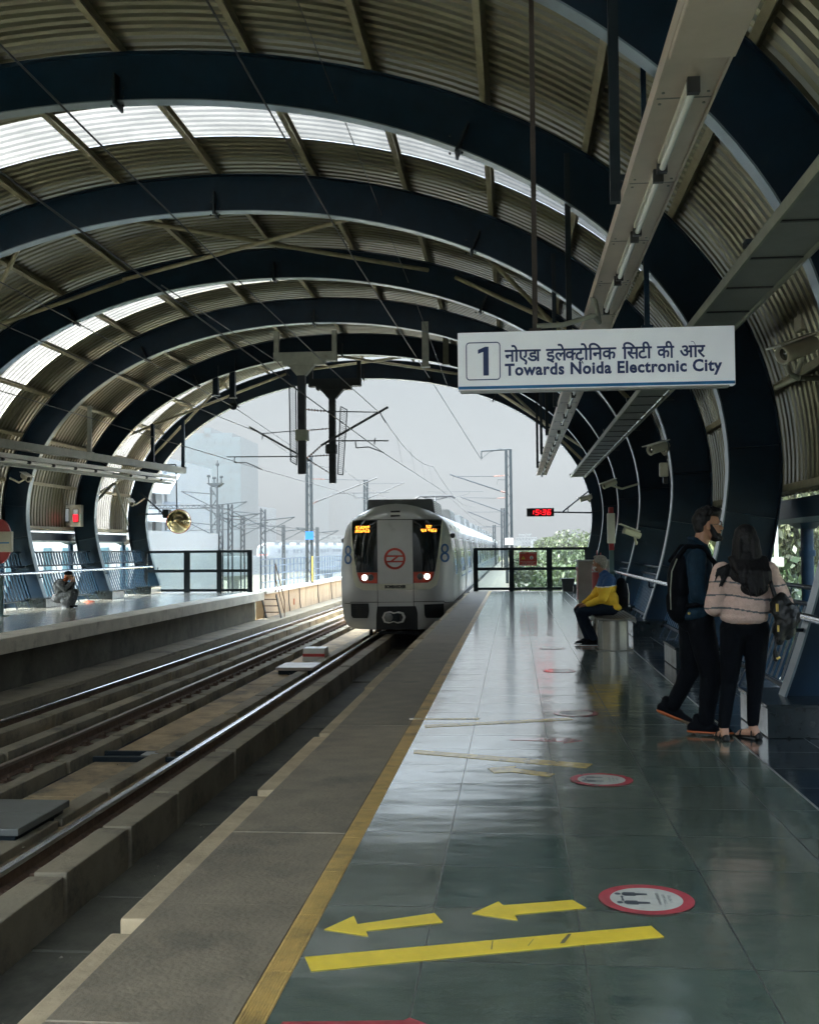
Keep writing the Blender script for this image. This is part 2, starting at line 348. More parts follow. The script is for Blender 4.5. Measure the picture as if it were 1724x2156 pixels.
def text_mesh(s, size=1.0, bold=0.0, spacing=1.0, align='LEFT'):
    cu = bpy.data.curves.new('t', 'FONT'); cu.body = s; cu.size = size; cu.offset = bold; cu.space_character = spacing; cu.align_x = align; cu.resolution_u = 3
    o = bpy.data.objects.new('t', cu); C.objects.link(o); bpy.context.view_layer.update()
    me = bpy.data.meshes.new_from_object(o.evaluated_get(bpy.context.evaluated_depsgraph_get()))
    vs = [v.co.copy() for v in me.vertices]; fs = [tuple(p.vertices) for p in me.polygons]
    bpy.data.objects.remove(o); bpy.data.curves.remove(cu); bpy.data.meshes.remove(me); return vs, fs
def put_text(mb, s, org, ux, uy, w=None, h=None, size=1.0, bold=0.0, spacing=1.0, shear=0):
    # flat text from origin org along ux / uy, fitted to width w (and height h)
    vs, fs = text_mesh(s, size, bold, spacing)
    if not vs: return
    x0 = min(v.x for v in vs); x1 = max(v.x for v in vs); y0 = min(v.y for v in vs); y1 = max(v.y for v in vs)
    sx = w / (x1-x0) if w else 1; sy = h / (y1-y0) if h else sx
    org, ux, uy = Vector(org), Vector(ux), Vector(uy)
    mb.add([org + ux*((v.x-x0)*sx + shear*(v.y-y0)*sy) + uy*((v.y-y0)*sy) for v in vs], fs)
HAZE = 0.0019
# ================================================================ STATION SHELL
CX, HA, HB, ZC = -5.25, 7.95, 5.05, 2.5
RIBY = [9.3 + 4.85*k for k in range(-3, 7)]      # 38.4 is the last
def inner(t):                                    # t 0..1 from left foot over the top to right foot
    if t < .12: z = .26 + (ZC-.26)*t/.12; x = -(HA - .62*((ZC-z)/ZC)**1.6); return x, z
    if t > .88: x, z = inner(1-t); return -x, z
    a = math.pi*(1-(t-.12)/.76); c, s_ = math.cos(a), math.sin(a); e = 2/2.08
    return math.copysign(abs(c)**e, c)*HA, ZC + HB*abs(s_)**e
def prof(n, off, t0=0.0, t1=1.0):
    out = []
    for i in range(n+1):
        t = t0 + (t1-t0)*i/n; x, z = inner(t); xa, za = inner(max(0, t-.004)); xb, zb = inner(min(1, t+.004))
        dx, dz = xb-xa, zb-za; l = math.hypot(dx, dz); nx, nz = -dz/l, dx/l
        o = off(t, z) if callable(off) else off
        out.append((CX + x + nx*o, z + nz*o))
    return out
def outer_off(t, z): return .65 + (max(0, 1.1-z)*.75 if z < 1.1 else 0)
canopy = thing('station_canopy', (CX, 15, 0), 'arched station roof of navy steel ribs and corrugated sheets over both platforms', 'station roof')
def sweep_rect(mb, n, o0, o1, y0, y1, t0=0.0, t1=1.0):
    a = prof(n, o0, t0, t1); b = prof(n, o1, t0, t1)
    va = []
    for (p, q) in zip(a, b): va += [(p[0], y0, p[1]), (p[0], y1, p[1]), (q[0], y1, q[1]), (q[0], y0, q[1])]
    fs = []
    for i in range(n):
        k = i*4; fs += [(k, k+4, k+5, k+1), (k+1, k+5, k+6, k+2), (k+2, k+6, k+7, k+3), (k+3, k+7, k+4, k)]
    fs += [(0, 1, 2, 3), (n*4+3, n*4+2, n*4+1, n*4)]
    mb.add(va, fs)
for ry in RIBY:
    mb = MB(); sweep_rect(mb, 90, .016, outer_off, ry-.012, ry+.012); rib = mb.build('rib', 'navy', canopy)
    mb = MB(); sweep_rect(mb, 90, -.004, .014, ry-.10, ry+.10); mb.build('inner_flange', 'flange', rib)
    mb = MB(); sweep_rect(mb, 90, lambda t, z: outer_off(t, z)-.001, lambda t, z: outer_off(t, z)+.016, ry-.10, ry+.10); mb.build('outer_flange', 'navy', rib)
    # stiffeners and splice plates
    for t in (.05, .09, .13, .20, .80, .87, .91, .95):
        a = prof(2, .02, t-.002, t+.002)[1]; b = prof(2, outer_off, t-.002, t+.002)[1]
        mb = MB(); mb.bar((a[0], ry-.052, a[1]), (b[0], ry-.052, b[1]), .012, .08, (0, 1, 0)); mb.build('stiffener', 'navy', rib)
    for t in (.355, .5, .645):
        a = prof(2, -.07, t-.002, t+.002)[1]; b = prof(2, .35, t-.002, t+.002)[1]
        mb = MB(); mb.bar((a[0], ry-.015, a[1]), (b[0], ry-.015, b[1]), .03, .34, (0, 1, 0))
        for s_ in (-1, 1):
            for zz in (.02, .14, .26): mb.tube((a[0]+s_*.08, ry-.05, a[1]+zz), (a[0]+s_*.08, ry-.03, a[1]+zz), .016, n=6)
        mb.build('splice_plate', 'navy_dark', rib)
# corrugated sheets, split by the translucent strips
SKY = [(16.15 + 9.7*k, 17.55 + 9.7*k) for k in (-1, 0, 1, 2)]
YA, YB = RIBY[0]-.5, RIBY[-1]+.28
def corrug(y0, y1, name, m, t0, t1, n=84, pitch=.20, amp=.034, off=.83, ph=0):
    ys = []; k0 = math.floor(y0/pitch); y = k0*pitch
    prof_y = [(0, 0), (.28, 0), (.42, 1), (.62, 1), (.76, 0)]
    rows = [(y0, 0)]
    while y < y1:
        for f, a in prof_y:
            yy = y + f*pitch
            if y0 < yy < y1: rows.append((yy, a))
        y += pitch
    rows.append((y1, 0))
    P0 = prof(n, off, t0, t1); P1 = prof(n, off+amp, t0, t1); mb = MB()
    for (yy, a) in rows: pass
    mb.grid([[((P1 if a else P0)[i][0], yy, (P1 if a else P0)[i][1]) for i in range(n+1)] for yy, a in rows])
    return mb.build(name, m, canopy)
T0 = .105                                        # sheets stop a little above head height
segs = []; y = YA
for a, b in SKY + [(YB, YB)]:
    if a - y > .01: segs.append((y, a))
    y = b
for a, b in segs: corrug(a, b, 'roof_sheet', 'sheet', T0, 1-T0)
for a, b in SKY: corrug(a, b, 'skylight_panel', 'skylight', T0, 1-T0, off=.835)
# patched end of one panel
# purlins along the roof
NP = 17
for i in range(NP):
    t = .108 + (1-.216)*i/(NP-1)
    a = prof(2, .70, t-.002, t+.002)[1]; b = prof(2, .80, t-.002, t+.002)[1]
    nx, nz = (b[0]-a[0]), (b[1]-a[1]); l = math.hypot(nx, nz); nx /= l; nz /= l
    mb = MB(); w_ = .045; tx, tz = nz, -nx
    for (o0, o1, u0, u1) in ((-.02, .12, -.045, -.039), (-.02, -.014, -.039, .045), (.114, .12, -.039, .045), (-.014, .01, .041, .045)):
        pts = [(a[0]+nx*o+tx*u, a[1]+nz*o+tz*u) for o, u in ((o0, u0), (o1, u0), (o1, u1), (o0, u1))]
        mb.prism(pts, 'y', YA, YB-.3)
    mb.build('purlin', 'purlin', canopy)
# wind bracing tubes under two bays and eave gutters
def rp(t, y, off=.5): p = prof(2, off, t-.002, t+.002)[1]; return Vector((p[0], y, p[1]))
br = MB()
for (ta, ya, tb, yb) in ((.20, 19.1, .40, 23.8), (.40, 19.1, .20, 23.8), (.40, 23.75, .60, 19.1), (.60, 23.8, .42, 19.2), (.62, 19.1, .80, 23.8), (.80, 19.1, .62, 23.8),
                         (.22, 33.6, .42, 38.3), (.42, 33.6, .22, 38.3), (.44, 38.3, .60, 33.6), (.60, 38.3, .44, 33.7), (.62, 33.6, .82, 38.3), (.82, 33.6, .62, 38.3), (.14, 33.6, .21, 38.3)):
    mb = MB(); mb.tube(rp(ta, ya), rp(tb, yb), .045, n=10); mb.build('brace_tube', 'purlin', canopy)
for s_ in (0, 1):
    t = .103 if s_ == 0 else .897
    a = rp(t, 0, .80); d = -1 if s_ == 0 else 1
    mb = MB(); mb.prism([(a.x-.05*d, a.z-.02), (a.x-.05*d, a.z-.26), (a.x+.30*d, a.z-.30), (a.x+.34*d, a.z-.02), (a.x+.31*d, a.z-.02), (a.x+.27*d, a.z-.27), (a.x-.02*d, a.z-.23), (a.x-.02*d, a.z-.02)], 'y', YA, YB-.3)
    mb.build('gutter', 'navy', canopy)
    for ry in RIBY:
        mb = MB(); x = a.x + .45*d
        mb.tube((x, ry+1.0, a.z-.28), (x, ry+1.0, -2.5), .085, n=14); mb.tube((x, ry+1.0, 1.35), (x, ry+1.0, 1.43), .11, n=14)
        # funnel-shaped hopper carrying the gutter
        mb.add([(x-.09, ry+.91, 1.72), (x+.09, ry+.91, 1.72), (x+.09, ry+1.09, 1.72), (x-.09, ry+1.09, 1.72), (x-.34*1, ry+.2, 1.93), (x+.2, ry+.2, 1.93), (x+.2, ry+1.8, 1.93), (x-.34, ry+1.8, 1.93)],
               [(0,1,5,4),(1,2,6,5),(2,3,7,6),(3,0,4,7),(4,5,6,7)])
        mb.build('drain_pipe', 'navy', canopy)

# ================================================================ PLATFORMS AND TRACK BED
YE = 38.0
mb = MB(); mb.box(-.80, 1.70, -22, YE, -.30, 0); pf = mb.build('platform', 'floor'); tag(pf, 'polished grey green stone platform in front of the camera', None, kind='structure')
def sub(mb, name, m, parent=pf):
    o = mb.build(name, m); o.location -= parent.location; o.parent = parent; return o
mb = MB(); mb.box(1.70, 2.95, -22, YE, -.30, -.002); sub(mb, 'dark_granite_margin', 'floor_granite')
mb = MB(); mb.box(1.694, 1.706, -22, YE-.02, -.02, .003); sub(mb, 'floor_joint', 'grey_steel')
# edge slabs of rough stone, each 1.17 m
y = -3.6; k = 0
mb = MB()
while y < YE-.3:
    mb.bbox(-1.51 + random.uniform(-.004, .004), -.902, y+.002, y+1.166, -.07, .001 + random.uniform(-.002, .002), .004); y += 1.17
sub(mb, 'edge_slab', 'slab')
# ribbed yellow warning strip (pieces of 0.6 m, ribs modelled)
mb = MB(); y = .27
while y < YE-.05:
    mb.box(-.899, -.801, y+.0015, y+.5985, -.05, .001)
    for q in range(9):
        x = -.893 + q*.0104; mb.box(x, x+.0058, y+.003, y+.597, .001, .0045)
    y += .6
sub(mb, 'warning_strip', 'strip')
mb = MB(); mb.box(-1.50, -.80, -22, YE, -.30, -.071); sub(mb, 'edge_core', 'concrete')
# concrete ledge under the slabs
y = -2.2; mb = MB(); L_ = [2.3, 2.6, 1.9, 2.5, 2.2, 3.1]; k = 0
while y < YE-1:
    l = L_[k % 6]; j = random.uniform(-.012, .012); k += 1
    mb.bbox(-1.69 + j*2, -1.44, y, y+l-.17, -.30, -.075, .012); y += l
sub(mb, 'concrete_ledge', 'ledge')
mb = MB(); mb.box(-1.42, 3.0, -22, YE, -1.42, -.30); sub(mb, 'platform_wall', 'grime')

mb = MB(); mb.box(-10.3, -9.45, -22, YE, -.30, 0)
lp = MB(); lp.box(-13.4, -8.86, -22, YE, -.26, 0); lpf = lp.build('opposite_platform', 'floor_left'); tag(lpf, 'polished stone platform across the tracks', None, kind='structure')
mb = MB(); mb.bbox(-9.5, -8.80, -22, YE+.05, -.27, .004, .012); sub(mb, 'platform_edge', 'fascia', lpf)
mb = MB(); mb.box(-9.9, -9.12, -22, YE, -1.42, -.27); sub(mb, 'platform_wall', 'bed_dark', lpf)
mb = MB(); mb.box(-14.5, 3.3, -22, YE+.6, -2.6, -1.46); sub(mb, 'viaduct_slab', 'concrete', lpf)

# track bed
BED = -1.40
mb = MB(); mb.box(-9.9, -1.35, -22, 190, -1.7, BED); bed = mb.build('track_bed', 'bed'); tag(bed, 'concrete track bed between the two platforms', None, kind='structure')
def subb(mb, name, m): o = mb.build(name, m); o.location -= bed.location; o.parent = bed; return o
# precast panels between the rails
random.seed(3)
mb = MB(); y = -2
while y < 60:
    l = random.choice((1.9, 2.4, 2.1)); mb.bbox(-5.60, -4.50, y, y+l-.02, BED-.05, BED+.09+random.uniform(0, .008), .01); y += l
subb(mb, 'bed_panel', 'bed')
mb = MB(); y = -2
while y < 45:
    mb.bbox(-3.46, -1.75, y, y+1.18, BED-.05, BED+.05+random.uniform(0, .03), .012); y += 1.2
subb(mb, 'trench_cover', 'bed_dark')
mb = MB(); y = -2
while y < 60:
    mb.bbox(-9.05, -8.22, y, y+.985, -1.3, -.97+random.uniform(0, .012), .012); y += 1.0
subb(mb, 'walkway_cover', 'concrete')
mb = MB(); mb.box(-9.1, -8.2, -22, 60, -1.42, -1.31); mb.box(-8.30, -8.2, -22, 60, -1.42, -1.02); subb(mb, 'walkway_base', 'concrete')
# plinths under the rails, and raised guard kerbs on their inner side, cast in blocks
RAILS = (-4.20, -2.50, -6.25, -7.93)
def blocks(x0, x1, z0, z1, name, m, l0, gap, ys=-1.5, ye=62, bev=.015):
    y = ys; k = 0
    while y < ye:
        l = l0 * random.choice((1, 1, .62, 1.0)); mb = MB(); mb.bbox(x0+random.uniform(-.008, .008), x1+random.uniform(-.008, .008), y, y+l-gap, z0, z1+random.uniform(-.008, .008), bev)
        subb(mb, name, m); y += l
for rx in RAILS:
    mb = MB(); mb.box(rx-.30, rx+.30, -22, 190, BED-.02, -1.275); subb(mb, 'rail_plinth', 'concrete')
blocks(-3.74, -3.47, BED, -.985, 'guard_kerb', 'concrete', 2.3, .075)
blocks(-7.58, -7.34, BED, -1.10, 'guard_kerb', 'concrete', 2.0, .12)
blocks(-6.74, -6.50, BED, -1.06, 'guard_kerb', 'concrete', 2.2, .12)
blocks(-5.93, -5.74, BED, -1.20, 'low_kerb', 'concrete', 2.0, .12)
blocks(-4.86, -4.62, BED, -1.22, 'low_kerb', 'concrete', 2.2, .10)
# rails
def rail(x, label, y0=-22, y1=190):
    r = thing('rail', (x, 8, -1.275), label, 'rail', 'running rails of the two tracks')
    p = [(-.075, 0), (.075, 0), (.075, .012), (.012, .03), (.009, .118), (.036, .130), (.036, .158), (.030, .1655)]
    P = p + [(-a, b) for a, b in p[::-1]]; P = [P[0]] + [q for q in p[1:]] + [(-a, b) for a, b in p[::-1][:-1]]
    mb = MB(); mb.prism([(x+a, -1.262+b) for a, b in P], 'y', y0, y1); mb.build('rail_web', 'rust', r)
    mb = MB(); mb.prism([(x-.0385, -1.262+.128), (x+.0385, -1.262+.128), (x+.036, -1.262+.164), (x+.022, -1.262+.172), (x-.022, -1.262+.172), (x-.036, -1.262+.164)], 'y', y0, y1); mb.build('rail_head', 'rail_top' if x > -5 or x < -7 else 'rail_dull', r)
    mb = MB(); y = 1.0
    while y < 60:
        mb.box(x-.19, x+.19, y-.09, y+.09, -1.275, -1.264)
        for s_ in (-1, 1):
            mb.bbox(x+s_*.115-.035, x+s_*.115+.035, y-.05, y+.05, -1.264, -1.222, .008); mb.tube((x+s_*.15, y, -1.264), (x+s_*.15, y, -1.19), .016, n=6)
        y += .62
    mb.build('rail_clip', 'rust', r); return r
rail(-4.20, 'shiny steel rail nearest to the right platform, running under the train')
rail(-2.50, 'steel rail hidden close under the edge of the right platform')
rail(-6.25, 'brown rusty rail of the left track, the one nearer the train')
rail(-7.93, 'thin dark rail of the left track, beside the opposite platform walkway')
# things lying between the tracks
t = thing('track_box', at(60, 1700, 10.2), 'large flat grey metal box between the tracks at the lower left', 'box')
bx0 = fl(-60, 1712, -1.12); bx1 = fl(160, 1712, -1.12)
def tbox(lc, x0, x1, y0, y1, zt, zb, root, m='tray_dark'):
    mb = MB(); mb.bbox(x0, x1, y0, y1, zt-.07, zt, .012)
    mb.box(x0+.01, x1-.01, (y0+y1)/2-.006, (y0+y1)/2+.006, zt, zt+.004)
    mb.build('lid', m, root); mb = MB(); mb.bbox(x0+.05, x1-.05, y0+.05, y1-.05, zb, zt-.07, .01)
    mb.tube((x0+.3, y0+.05, (zb+zt)/2-.05), (x0+.3, y0-.02, (zb+zt)/2-.05), .03); mb.build('body', 'navy_dark', root)
C.objects.unlink(t); bpy.data.objects.remove(t)
a, b = fl(-75, 1712, -1.10), fl(180, 1716, -1.10)
t = thing('track_box', ((a.x+b.x)/2, a.y+.5, BED), 'large flat grey metal box between the tracks at the lower left', 'box'); tbox('', -5.62, -4.66, 9.95, 11.15, -1.10, BED+.05, t, 'tray_dark')
t = thing('track_box', (-4.95, 24.9, BED), 'flat metal box between the tracks just in front of the train', 'box'); tbox('', -5.35, -4.50, 24.2, 25.3, -1.14, BED+.05, t, 'tray')
t = thing('marker_block', (-4.95, 27.6, BED), 'small white block with a red stripe on the track bed by the train', 'marker')
mb = MB(); mb.prism([(27.2, -1.31), (28.0, -1.31), (27.85, -1.0), (27.35, -1.0)], 'x', -5.33, -4.78); mb.build('body', 'white_paint', t)
mb = MB(); mb.add([(-5.332, 27.26, -1.2), (-4.778, 27.26, -1.2), (-4.778, 27.295, -1.13), (-5.332, 27.295, -1.13)], [(0,1,2,3)])
mb.v = [v + Vector((0, -.018, 0)) for v in mb.v]; mb.build('stripe', 'notice_red', t)
# cross cable duct in the bed
t = thing('cable_duct', (-4.9, 14.4, BED), 'narrow cable duct with a loose metal plate crossing between the tracks', 'duct')
mb = MB(); mb.box(-5.62, -4.5, 14.2, 14.26, BED+.05, BED+.16); mb.box(-5.62, -4.5, 14.62, 14.68, BED+.05, BED+.16); mb.box(-5.62, -4.5, 14.26, 14.62, BED+.05, BED+.100); mb.build('channel', 'navy_dark', t)
mb = MB(); mb.bbox(-5.0, -4.8, 14.3, 14.55, BED+.16, BED+.175, .004); mb.build('plate', 'grey_steel', t)

# ================================================================ FLOOR MARKINGS
def decal(name, pts, m, label, cat, z=.003, group=None, y_=None):
    mb = MB(); P = [fl(x, y, z) for x, y in pts]
    ar = sum(P[i].x*P[(i+1) % len(P)].y - P[(i+1) % len(P)].x*P[i].y for i in range(len(P)))
    if ar < 0: P = P[::-1]
    n = len(P); mb.add(P + [p - Vector((0, 0, .0016)) for p in P], [tuple(range(n))] + [(i, n+i, n+(i+1) % n, (i+1) % n) for i in range(n)])
    o = mb.build(name, m); tag(o, label, cat, group); return o
decal('floor_arrow', [(682.5,1956.5),(745,1928),(752.5,1945.5),(914.5,1922),(932,1941),(770,1959.5),(775,1970.5)], 'tape_yellow', 'bright yellow tape arrow on the floor next to the ribbed strip', 'floor arrow')
decal('floor_arrow', [(993.5,1923),(1049,1897.5),(1059,1905.7),(1204.6,1894.3),(1233.5,1911.2),(1082.5,1925),(1089,1937)], 'tape_yellow', 'bright yellow tape arrow between the other arrow and the round sticker', 'floor arrow')
b1 = decal('floor_line', [(642,2014.5),(1370,1949),(1397,1972),(655,2044)], 'tape_yellow', 'long bright yellow tape line across the floor in the foreground', 'floor line')
for P_ in ([(1178,1986.5),(1184,1978),(1196,1966.2),(1203,1965.6),(1195,1976),(1188,1985.5)], [(1033,1999),(1036,1980),(1038,1979.8),(1035.5,1998.8)], [(1110,1991.5),(1122,1977),(1123.5,1977),(1112,1991.3)]):
    mb = MB(); Q = [fl(x, y, .0042) for x, y in P_]; ar = sum(Q[i].x*Q[(i+1) % len(Q)].y - Q[(i+1) % len(Q)].x*Q[i].y for i in range(len(Q))); Q = Q if ar > 0 else Q[::-1]
    mb.add(Q, [tuple(range(len(Q)))]); mb.build('tape_crease', 'tape_crease', b1)
decal('floor_line', [(871,1578),(1247,1608),(1233.5,1616.5),(871,1585.5)], 'tape_faded', 'worn yellow tape line on the bright floor behind the middle round sticker', 'floor line')
decal('floor_arrow', [(1026,1616.6),(1086,1612),(1081,1616.6),(1168,1628.7),(1157,1634.5),(1078,1624.5),(1040,1627)], 'tape_faded', 'worn yellow tape arrow just left of the middle round sticker', 'floor arrow')
decal('floor_line', [(892.7,1526),(1195,1511),(1206,1515),(895,1531.5)], 'tape_faded', 'worn yellow tape line farthest along the bright floor', 'floor line')
decal('floor_line', [(862,1512),(1010,1511),(1008,1514),(862,1515)], 'tape_faded', 'short scrap of worn yellow tape beside the far ribbed strip', 'floor line')
decal('floor_arrow', [(1226,1558.5),(1186,1564),(1184,1560.5),(1072,1557.5),(1072,1554),(1184,1555),(1186,1552.5)], 'tape_red', 'worn red tape arrow on the floor pointing right', 'floor arrow')
decal('floor_line', [(596,2151),(850,2148),(862,2142),(900,2156),(880,2190),(560,2190)], 'tape_red', 'dark red tape piece cut off by the bottom of the picture', 'floor line')
def sticker(c, label, full=True, r=.200, m2='sticker_red'):
    t = thing('floor_sticker', (c.x, c.y, .003), label, 'floor sticker', 'round distancing stickers on the platform floor')
    def ring(r0, r1, z, m, name, z0=.0015):
        mb = MB(); n = 56; vs = []
        for rr in (r0, r1):
            for i in range(n): a = 2*math.pi*i/n; vs.append((c.x+math.cos(a)*rr, c.y+math.sin(a)*rr, z))
        if r0 == 0: mb.add(vs[n:], [tuple(range(n))])
        else: mb.add(vs, [(i, n+i, n+(i+1) % n, (i+1) % n) for i in range(n)])
        return mb.build(name, m, t)
    ring(.152, r, .0045, m2, 'red_rim'); ring(0, .155, .0038, 'sticker_white', 'white_disc')
    if not full: return t
    mb = MB(); z = .0052
    for dy in (.062, -.052):     # two lying figures, heads to the left
        x0 = c.x-.115; y0 = c.y+dy
        n = 14; mb.add([(x0+math.cos(2*math.pi*i/n)*.013, y0+math.sin(2*math.pi*i/n)*.016, z) for i in range(n)], [tuple(range(n))])
        mb.add([(x0+.018,y0-.012,z),(x0+.028,y0-.026,z),(x0+.075,y0-.026,z),(x0+.075,y0-.014,z),(x0+.125,y0-.012,z),(x0+.125,y0+.012,z),(x0+.075,y0+.014,z),(x0+.075,y0+.026,z),(x0+.028,y0+.026,z),(x0+.018,y0+.012,z)], [tuple(range(10))])
    x0 = c.x-.100; mb.add([(x0-.004,c.y-.022,z),(x0+.004,c.y-.022,z),(x0+.004,c.y+.026,z),(x0-.004,c.y+.026,z)], [(0,1,2,3)])
    mb.add([(x0-.010,c.y+.024,z),(x0+.010,c.y+.024,z),(x0,c.y+.038,z)], [(0,1,2)]); mb.add([(x0-.010,c.y-.020,z),(x0,c.y-.034,z),(x0+.010,c.y-.020,z)], [(0,1,2)])
    for q, (s_, wd) in enumerate((('KEEP DISTANCE', .15), ('STAY SAFE', .12), ('1 METRE', .10))):
        put_text(mb, s_, (c.x+.058+q*.024, c.y+.004-wd/2, z), (0, 1, 0), (-1, 0, 0), w=wd, h=.013)
    mb.build('pictogram', 'sticker_ink', t); return t
sticker(fl(1360, 1895), 'round red rimmed sticker in the foreground right of the yellow arrows')
sticker(fl(1265.7, 1642.5), 'round red rimmed sticker between the worn yellow arrow and the standing man')
sticker(fl(1211.8, 1502), 'round pink rimmed sticker where the bright floor reflection ends')
sticker(fl(1177, 1412.5), 'small far round sticker in line with the bench', False)
sticker(fl(1162, 1365), 'farthest round sticker, left of the seated man', False)

# cables lying in the trench and along the platform foot, loose ballast and litter
random.seed(31)
for cx_, lb in ((-1.95, 'black cable lying in the trench under the right platform edge'), (-5.68, 'black cable along the kerb between the two tracks'), (-8.12, 'black cable at the foot of the opposite platform walkway')):
    pts = []; y = -1.0
    while y < 45: pts.append(Vector((cx_ + random.uniform(-.045, .045), y, (BED+.11 if cx_ > -5 else BED+.03) + .012))); y += .7
    mb = MB(); mb.path(pts, .017, n=6); o = mb.build('track_cable', 'rubber'); tag(o, lb, 'cable')
mb = MB()
for k in range(1500):
    x = random.choice((-4.0, -3.9, -4.42, -6.05, -6.1, -7.7, -3.3, -2.0, -5.0)) + random.gauss(0, .16); y = random.uniform(3, 45); r_ = random.uniform(.006, .022)
    zz = BED+.13 if -5.6 < x < -4.5 else (BED+.115 if x > -3.3 else -1.268)
    if not (-8.15 < x < -7.7 or -6.5 < x < -5.95 or -4.45 < x < -3.9 or -5.6 < x < -4.5 or x > -3.2): continue
    c = Vector((x, y, zz)); mb.add([c+Vector((random.uniform(-1, 1), random.uniform(-1, 1), random.uniform(0, 1)))*r_ for _ in range(4)], [(0,1,2),(0,2,3),(0,3,1),(1,3,2)])
o = mb.build('track_debris', 'concrete'); tag(o, 'scattered stone chips and dirt on the track bed', kind='stuff')
# ================================================================ BASE BLOCKS, RAILINGS
blk0 = None; NAMES_R = {}
def block_at(x0, x1, y, side, label):
    t = thing('stone_block', ((x0+x1)/2, y, 0), label, 'stone block', 'dark stone blocks at the feet of the ribs')
    mb = MB(); d = 1 if side > 0 else -1
    xi, xo = (x0, x1) if d > 0 else (x1, x0)
    mb.prism([(xi, .003), (xi, .232), (xo+.25*d, .232), (xo-.05*d, .003)], 'y', y-.52, y+.52); mb.build('body', 'stone_block', t, recalc=True)
    mb = MB(); mb.bbox(min(xi-.015*d, xo+.27*d), max(xi-.015*d, xo+.27*d), y-.535, y+.535, .232, .262, .006); mb.build('cap', 'stone_block', t)
    mb = MB(); mb.box(min(xi, xi-.004*d), max(xi, xi-.004*d), y-.50, y+.50, .01, .225); mb.build('end_panel', 'stone_end', t)
    return t
RL = {9.3: 'black stone block directly behind the woman', 14.15: 'dark stone block just left of the standing man', 19.0: 'dark stone block right behind the steel bench', 23.85: 'dark stone block behind the seated man',
      28.7: 'dark stone block by the pylon and extinguisher', 33.55: 'dark stone block next to last before the right end fence', 38.4: 'dark stone block beside the right end fence', 4.45: 'dark stone block at the bottom right edge'}
LL = {19.0: 'stone block at the hull foot outside left of the view', 23.85: 'stone block by the sign post on the opposite platform', 28.7: 'stone block beside the crouching person', 33.55: 'stone block at the rib right of the crouching person', 38.4: 'stone block touching the left end fence'}
for y in RIBY:
    k = round(y, 2)
    if k in RL: block_at(1.95, 2.75, y if k < 38 else 37.2, 1, RL[k])
    if k in LL: block_at(-12.55-.75, -12.45, y if k < 38 else 37.2, -1, LL[k])
# curved louvre balustrades between the ribs
def hull(z, off):                                 # x distance from the axis, outside of the inner line
    return HA - .62*((ZC-z)/ZC)**1.6 + off
def balustrade(y0, y1, d, label):
    xm = CX + d*hull(.8, .3)
    t = thing('louvre_railing', (xm, (y0+y1)/2, 0), label, 'railing', 'curved louvre railings between the ribs')
    n = 24; ya, yb = y0+.12, y1-.12
    for (z0, z1, name) in ((.22, .94, 'lower_louvre'), (1.11, 1.48, 'upper_louvre'))[:1 if d > 0 else 2]:
        mb = MB()
        for i in range(n):
            y = ya + (yb-ya)*(i+.5)/n; pts = [(CX + d*hull(z0+(z1-z0)*k/5, .34), z0+(z1-z0)*k/5) for k in range(6)]
            for (p, q) in zip(pts, pts[1:]): mb.bar((p[0], y, p[1]), (q[0], y, q[1]), .085, .022, (d, 0, 0))
        mb.build(name, 'louvre_blue', t)
    for z in (.20, .95, 1.10, 1.49)[:3 if d > 0 else 4]:
        mb = MB(); x = CX + d*hull(z, .33); mb.tube((x-.02*d, ya-.05, z), (x-.02*d, yb+.05, z), .022, n=8); mb.build('rail_tube', 'navy', t)
    mb = MB()
    for i in range(6):
        y = ya + (yb-ya)*(i+.5)/6
        x0, x1 = CX + d*hull(.95, .33), CX + d*hull(1.10, .33); mb.tube((x0, y, .95), (x1, y, 1.10), .012, n=6)
        mb.bar((CX+d*hull(.2, .33), y, .20), (CX+d*(hull(.2, .33)-.1), y, 0), .05, .02)
    mb.build('strut', 'navy', t); return t
BLR = {4.45: 'blue louvre railing nearest the right edge, behind the handrail', 9.3: 'blue louvre railing visible between the legs of the standing pair', 14.15: 'blue louvre railing just left of the standing man', 19.0: 'blue louvre railing right of the steel bench',
       23.85: 'blue louvre railing behind the back of the seated man', 28.7: 'blue louvre railing behind the pylon', 33.55: 'blue louvre railing in the last bay before the right end fence'}
BLL = {19.0: 'louvre railing cut by the left edge of the picture', 23.85: 'louvre railing left of the crouching person', 28.7: 'louvre railing right behind the crouching person', 33.55: 'louvre railing in the last bay before the left end fence'}
for a, b in zip(RIBY, RIBY[1:]):
    k = round(a, 2)
    if k in BLR: balustrade(a, b, 1, BLR[k])
    if k in BLL: balustrade(a, b, -1, BLL[k])
for d, y0, y1, lb in ((1, -2, 37.6, 'long polished steel handrail along the right ribs'), (-1, 12, 37.8, 'long pale handrail along the ribs of the opposite platform')):
    z = .93; x = CX + d*(hull(z, 0)-.12)
    t = thing('handrail', (x, (y0+y1)/2, 0), lb, 'handrail')
    mb = MB(); mb.tube((x, y0, z), (x, y1, z), .032, n=14); mb.build('tube', 'chrome', t)
    for ry in RIBY:
        if y0 < ry < y1+.7:
            mb = MB(); mb.path([(x, ry, z-.03), (x, ry, z-.13), (CX+d*hull(z-.13, .02), ry, z-.13)], .016, n=8); mb.build('bracket', 'navy', t)
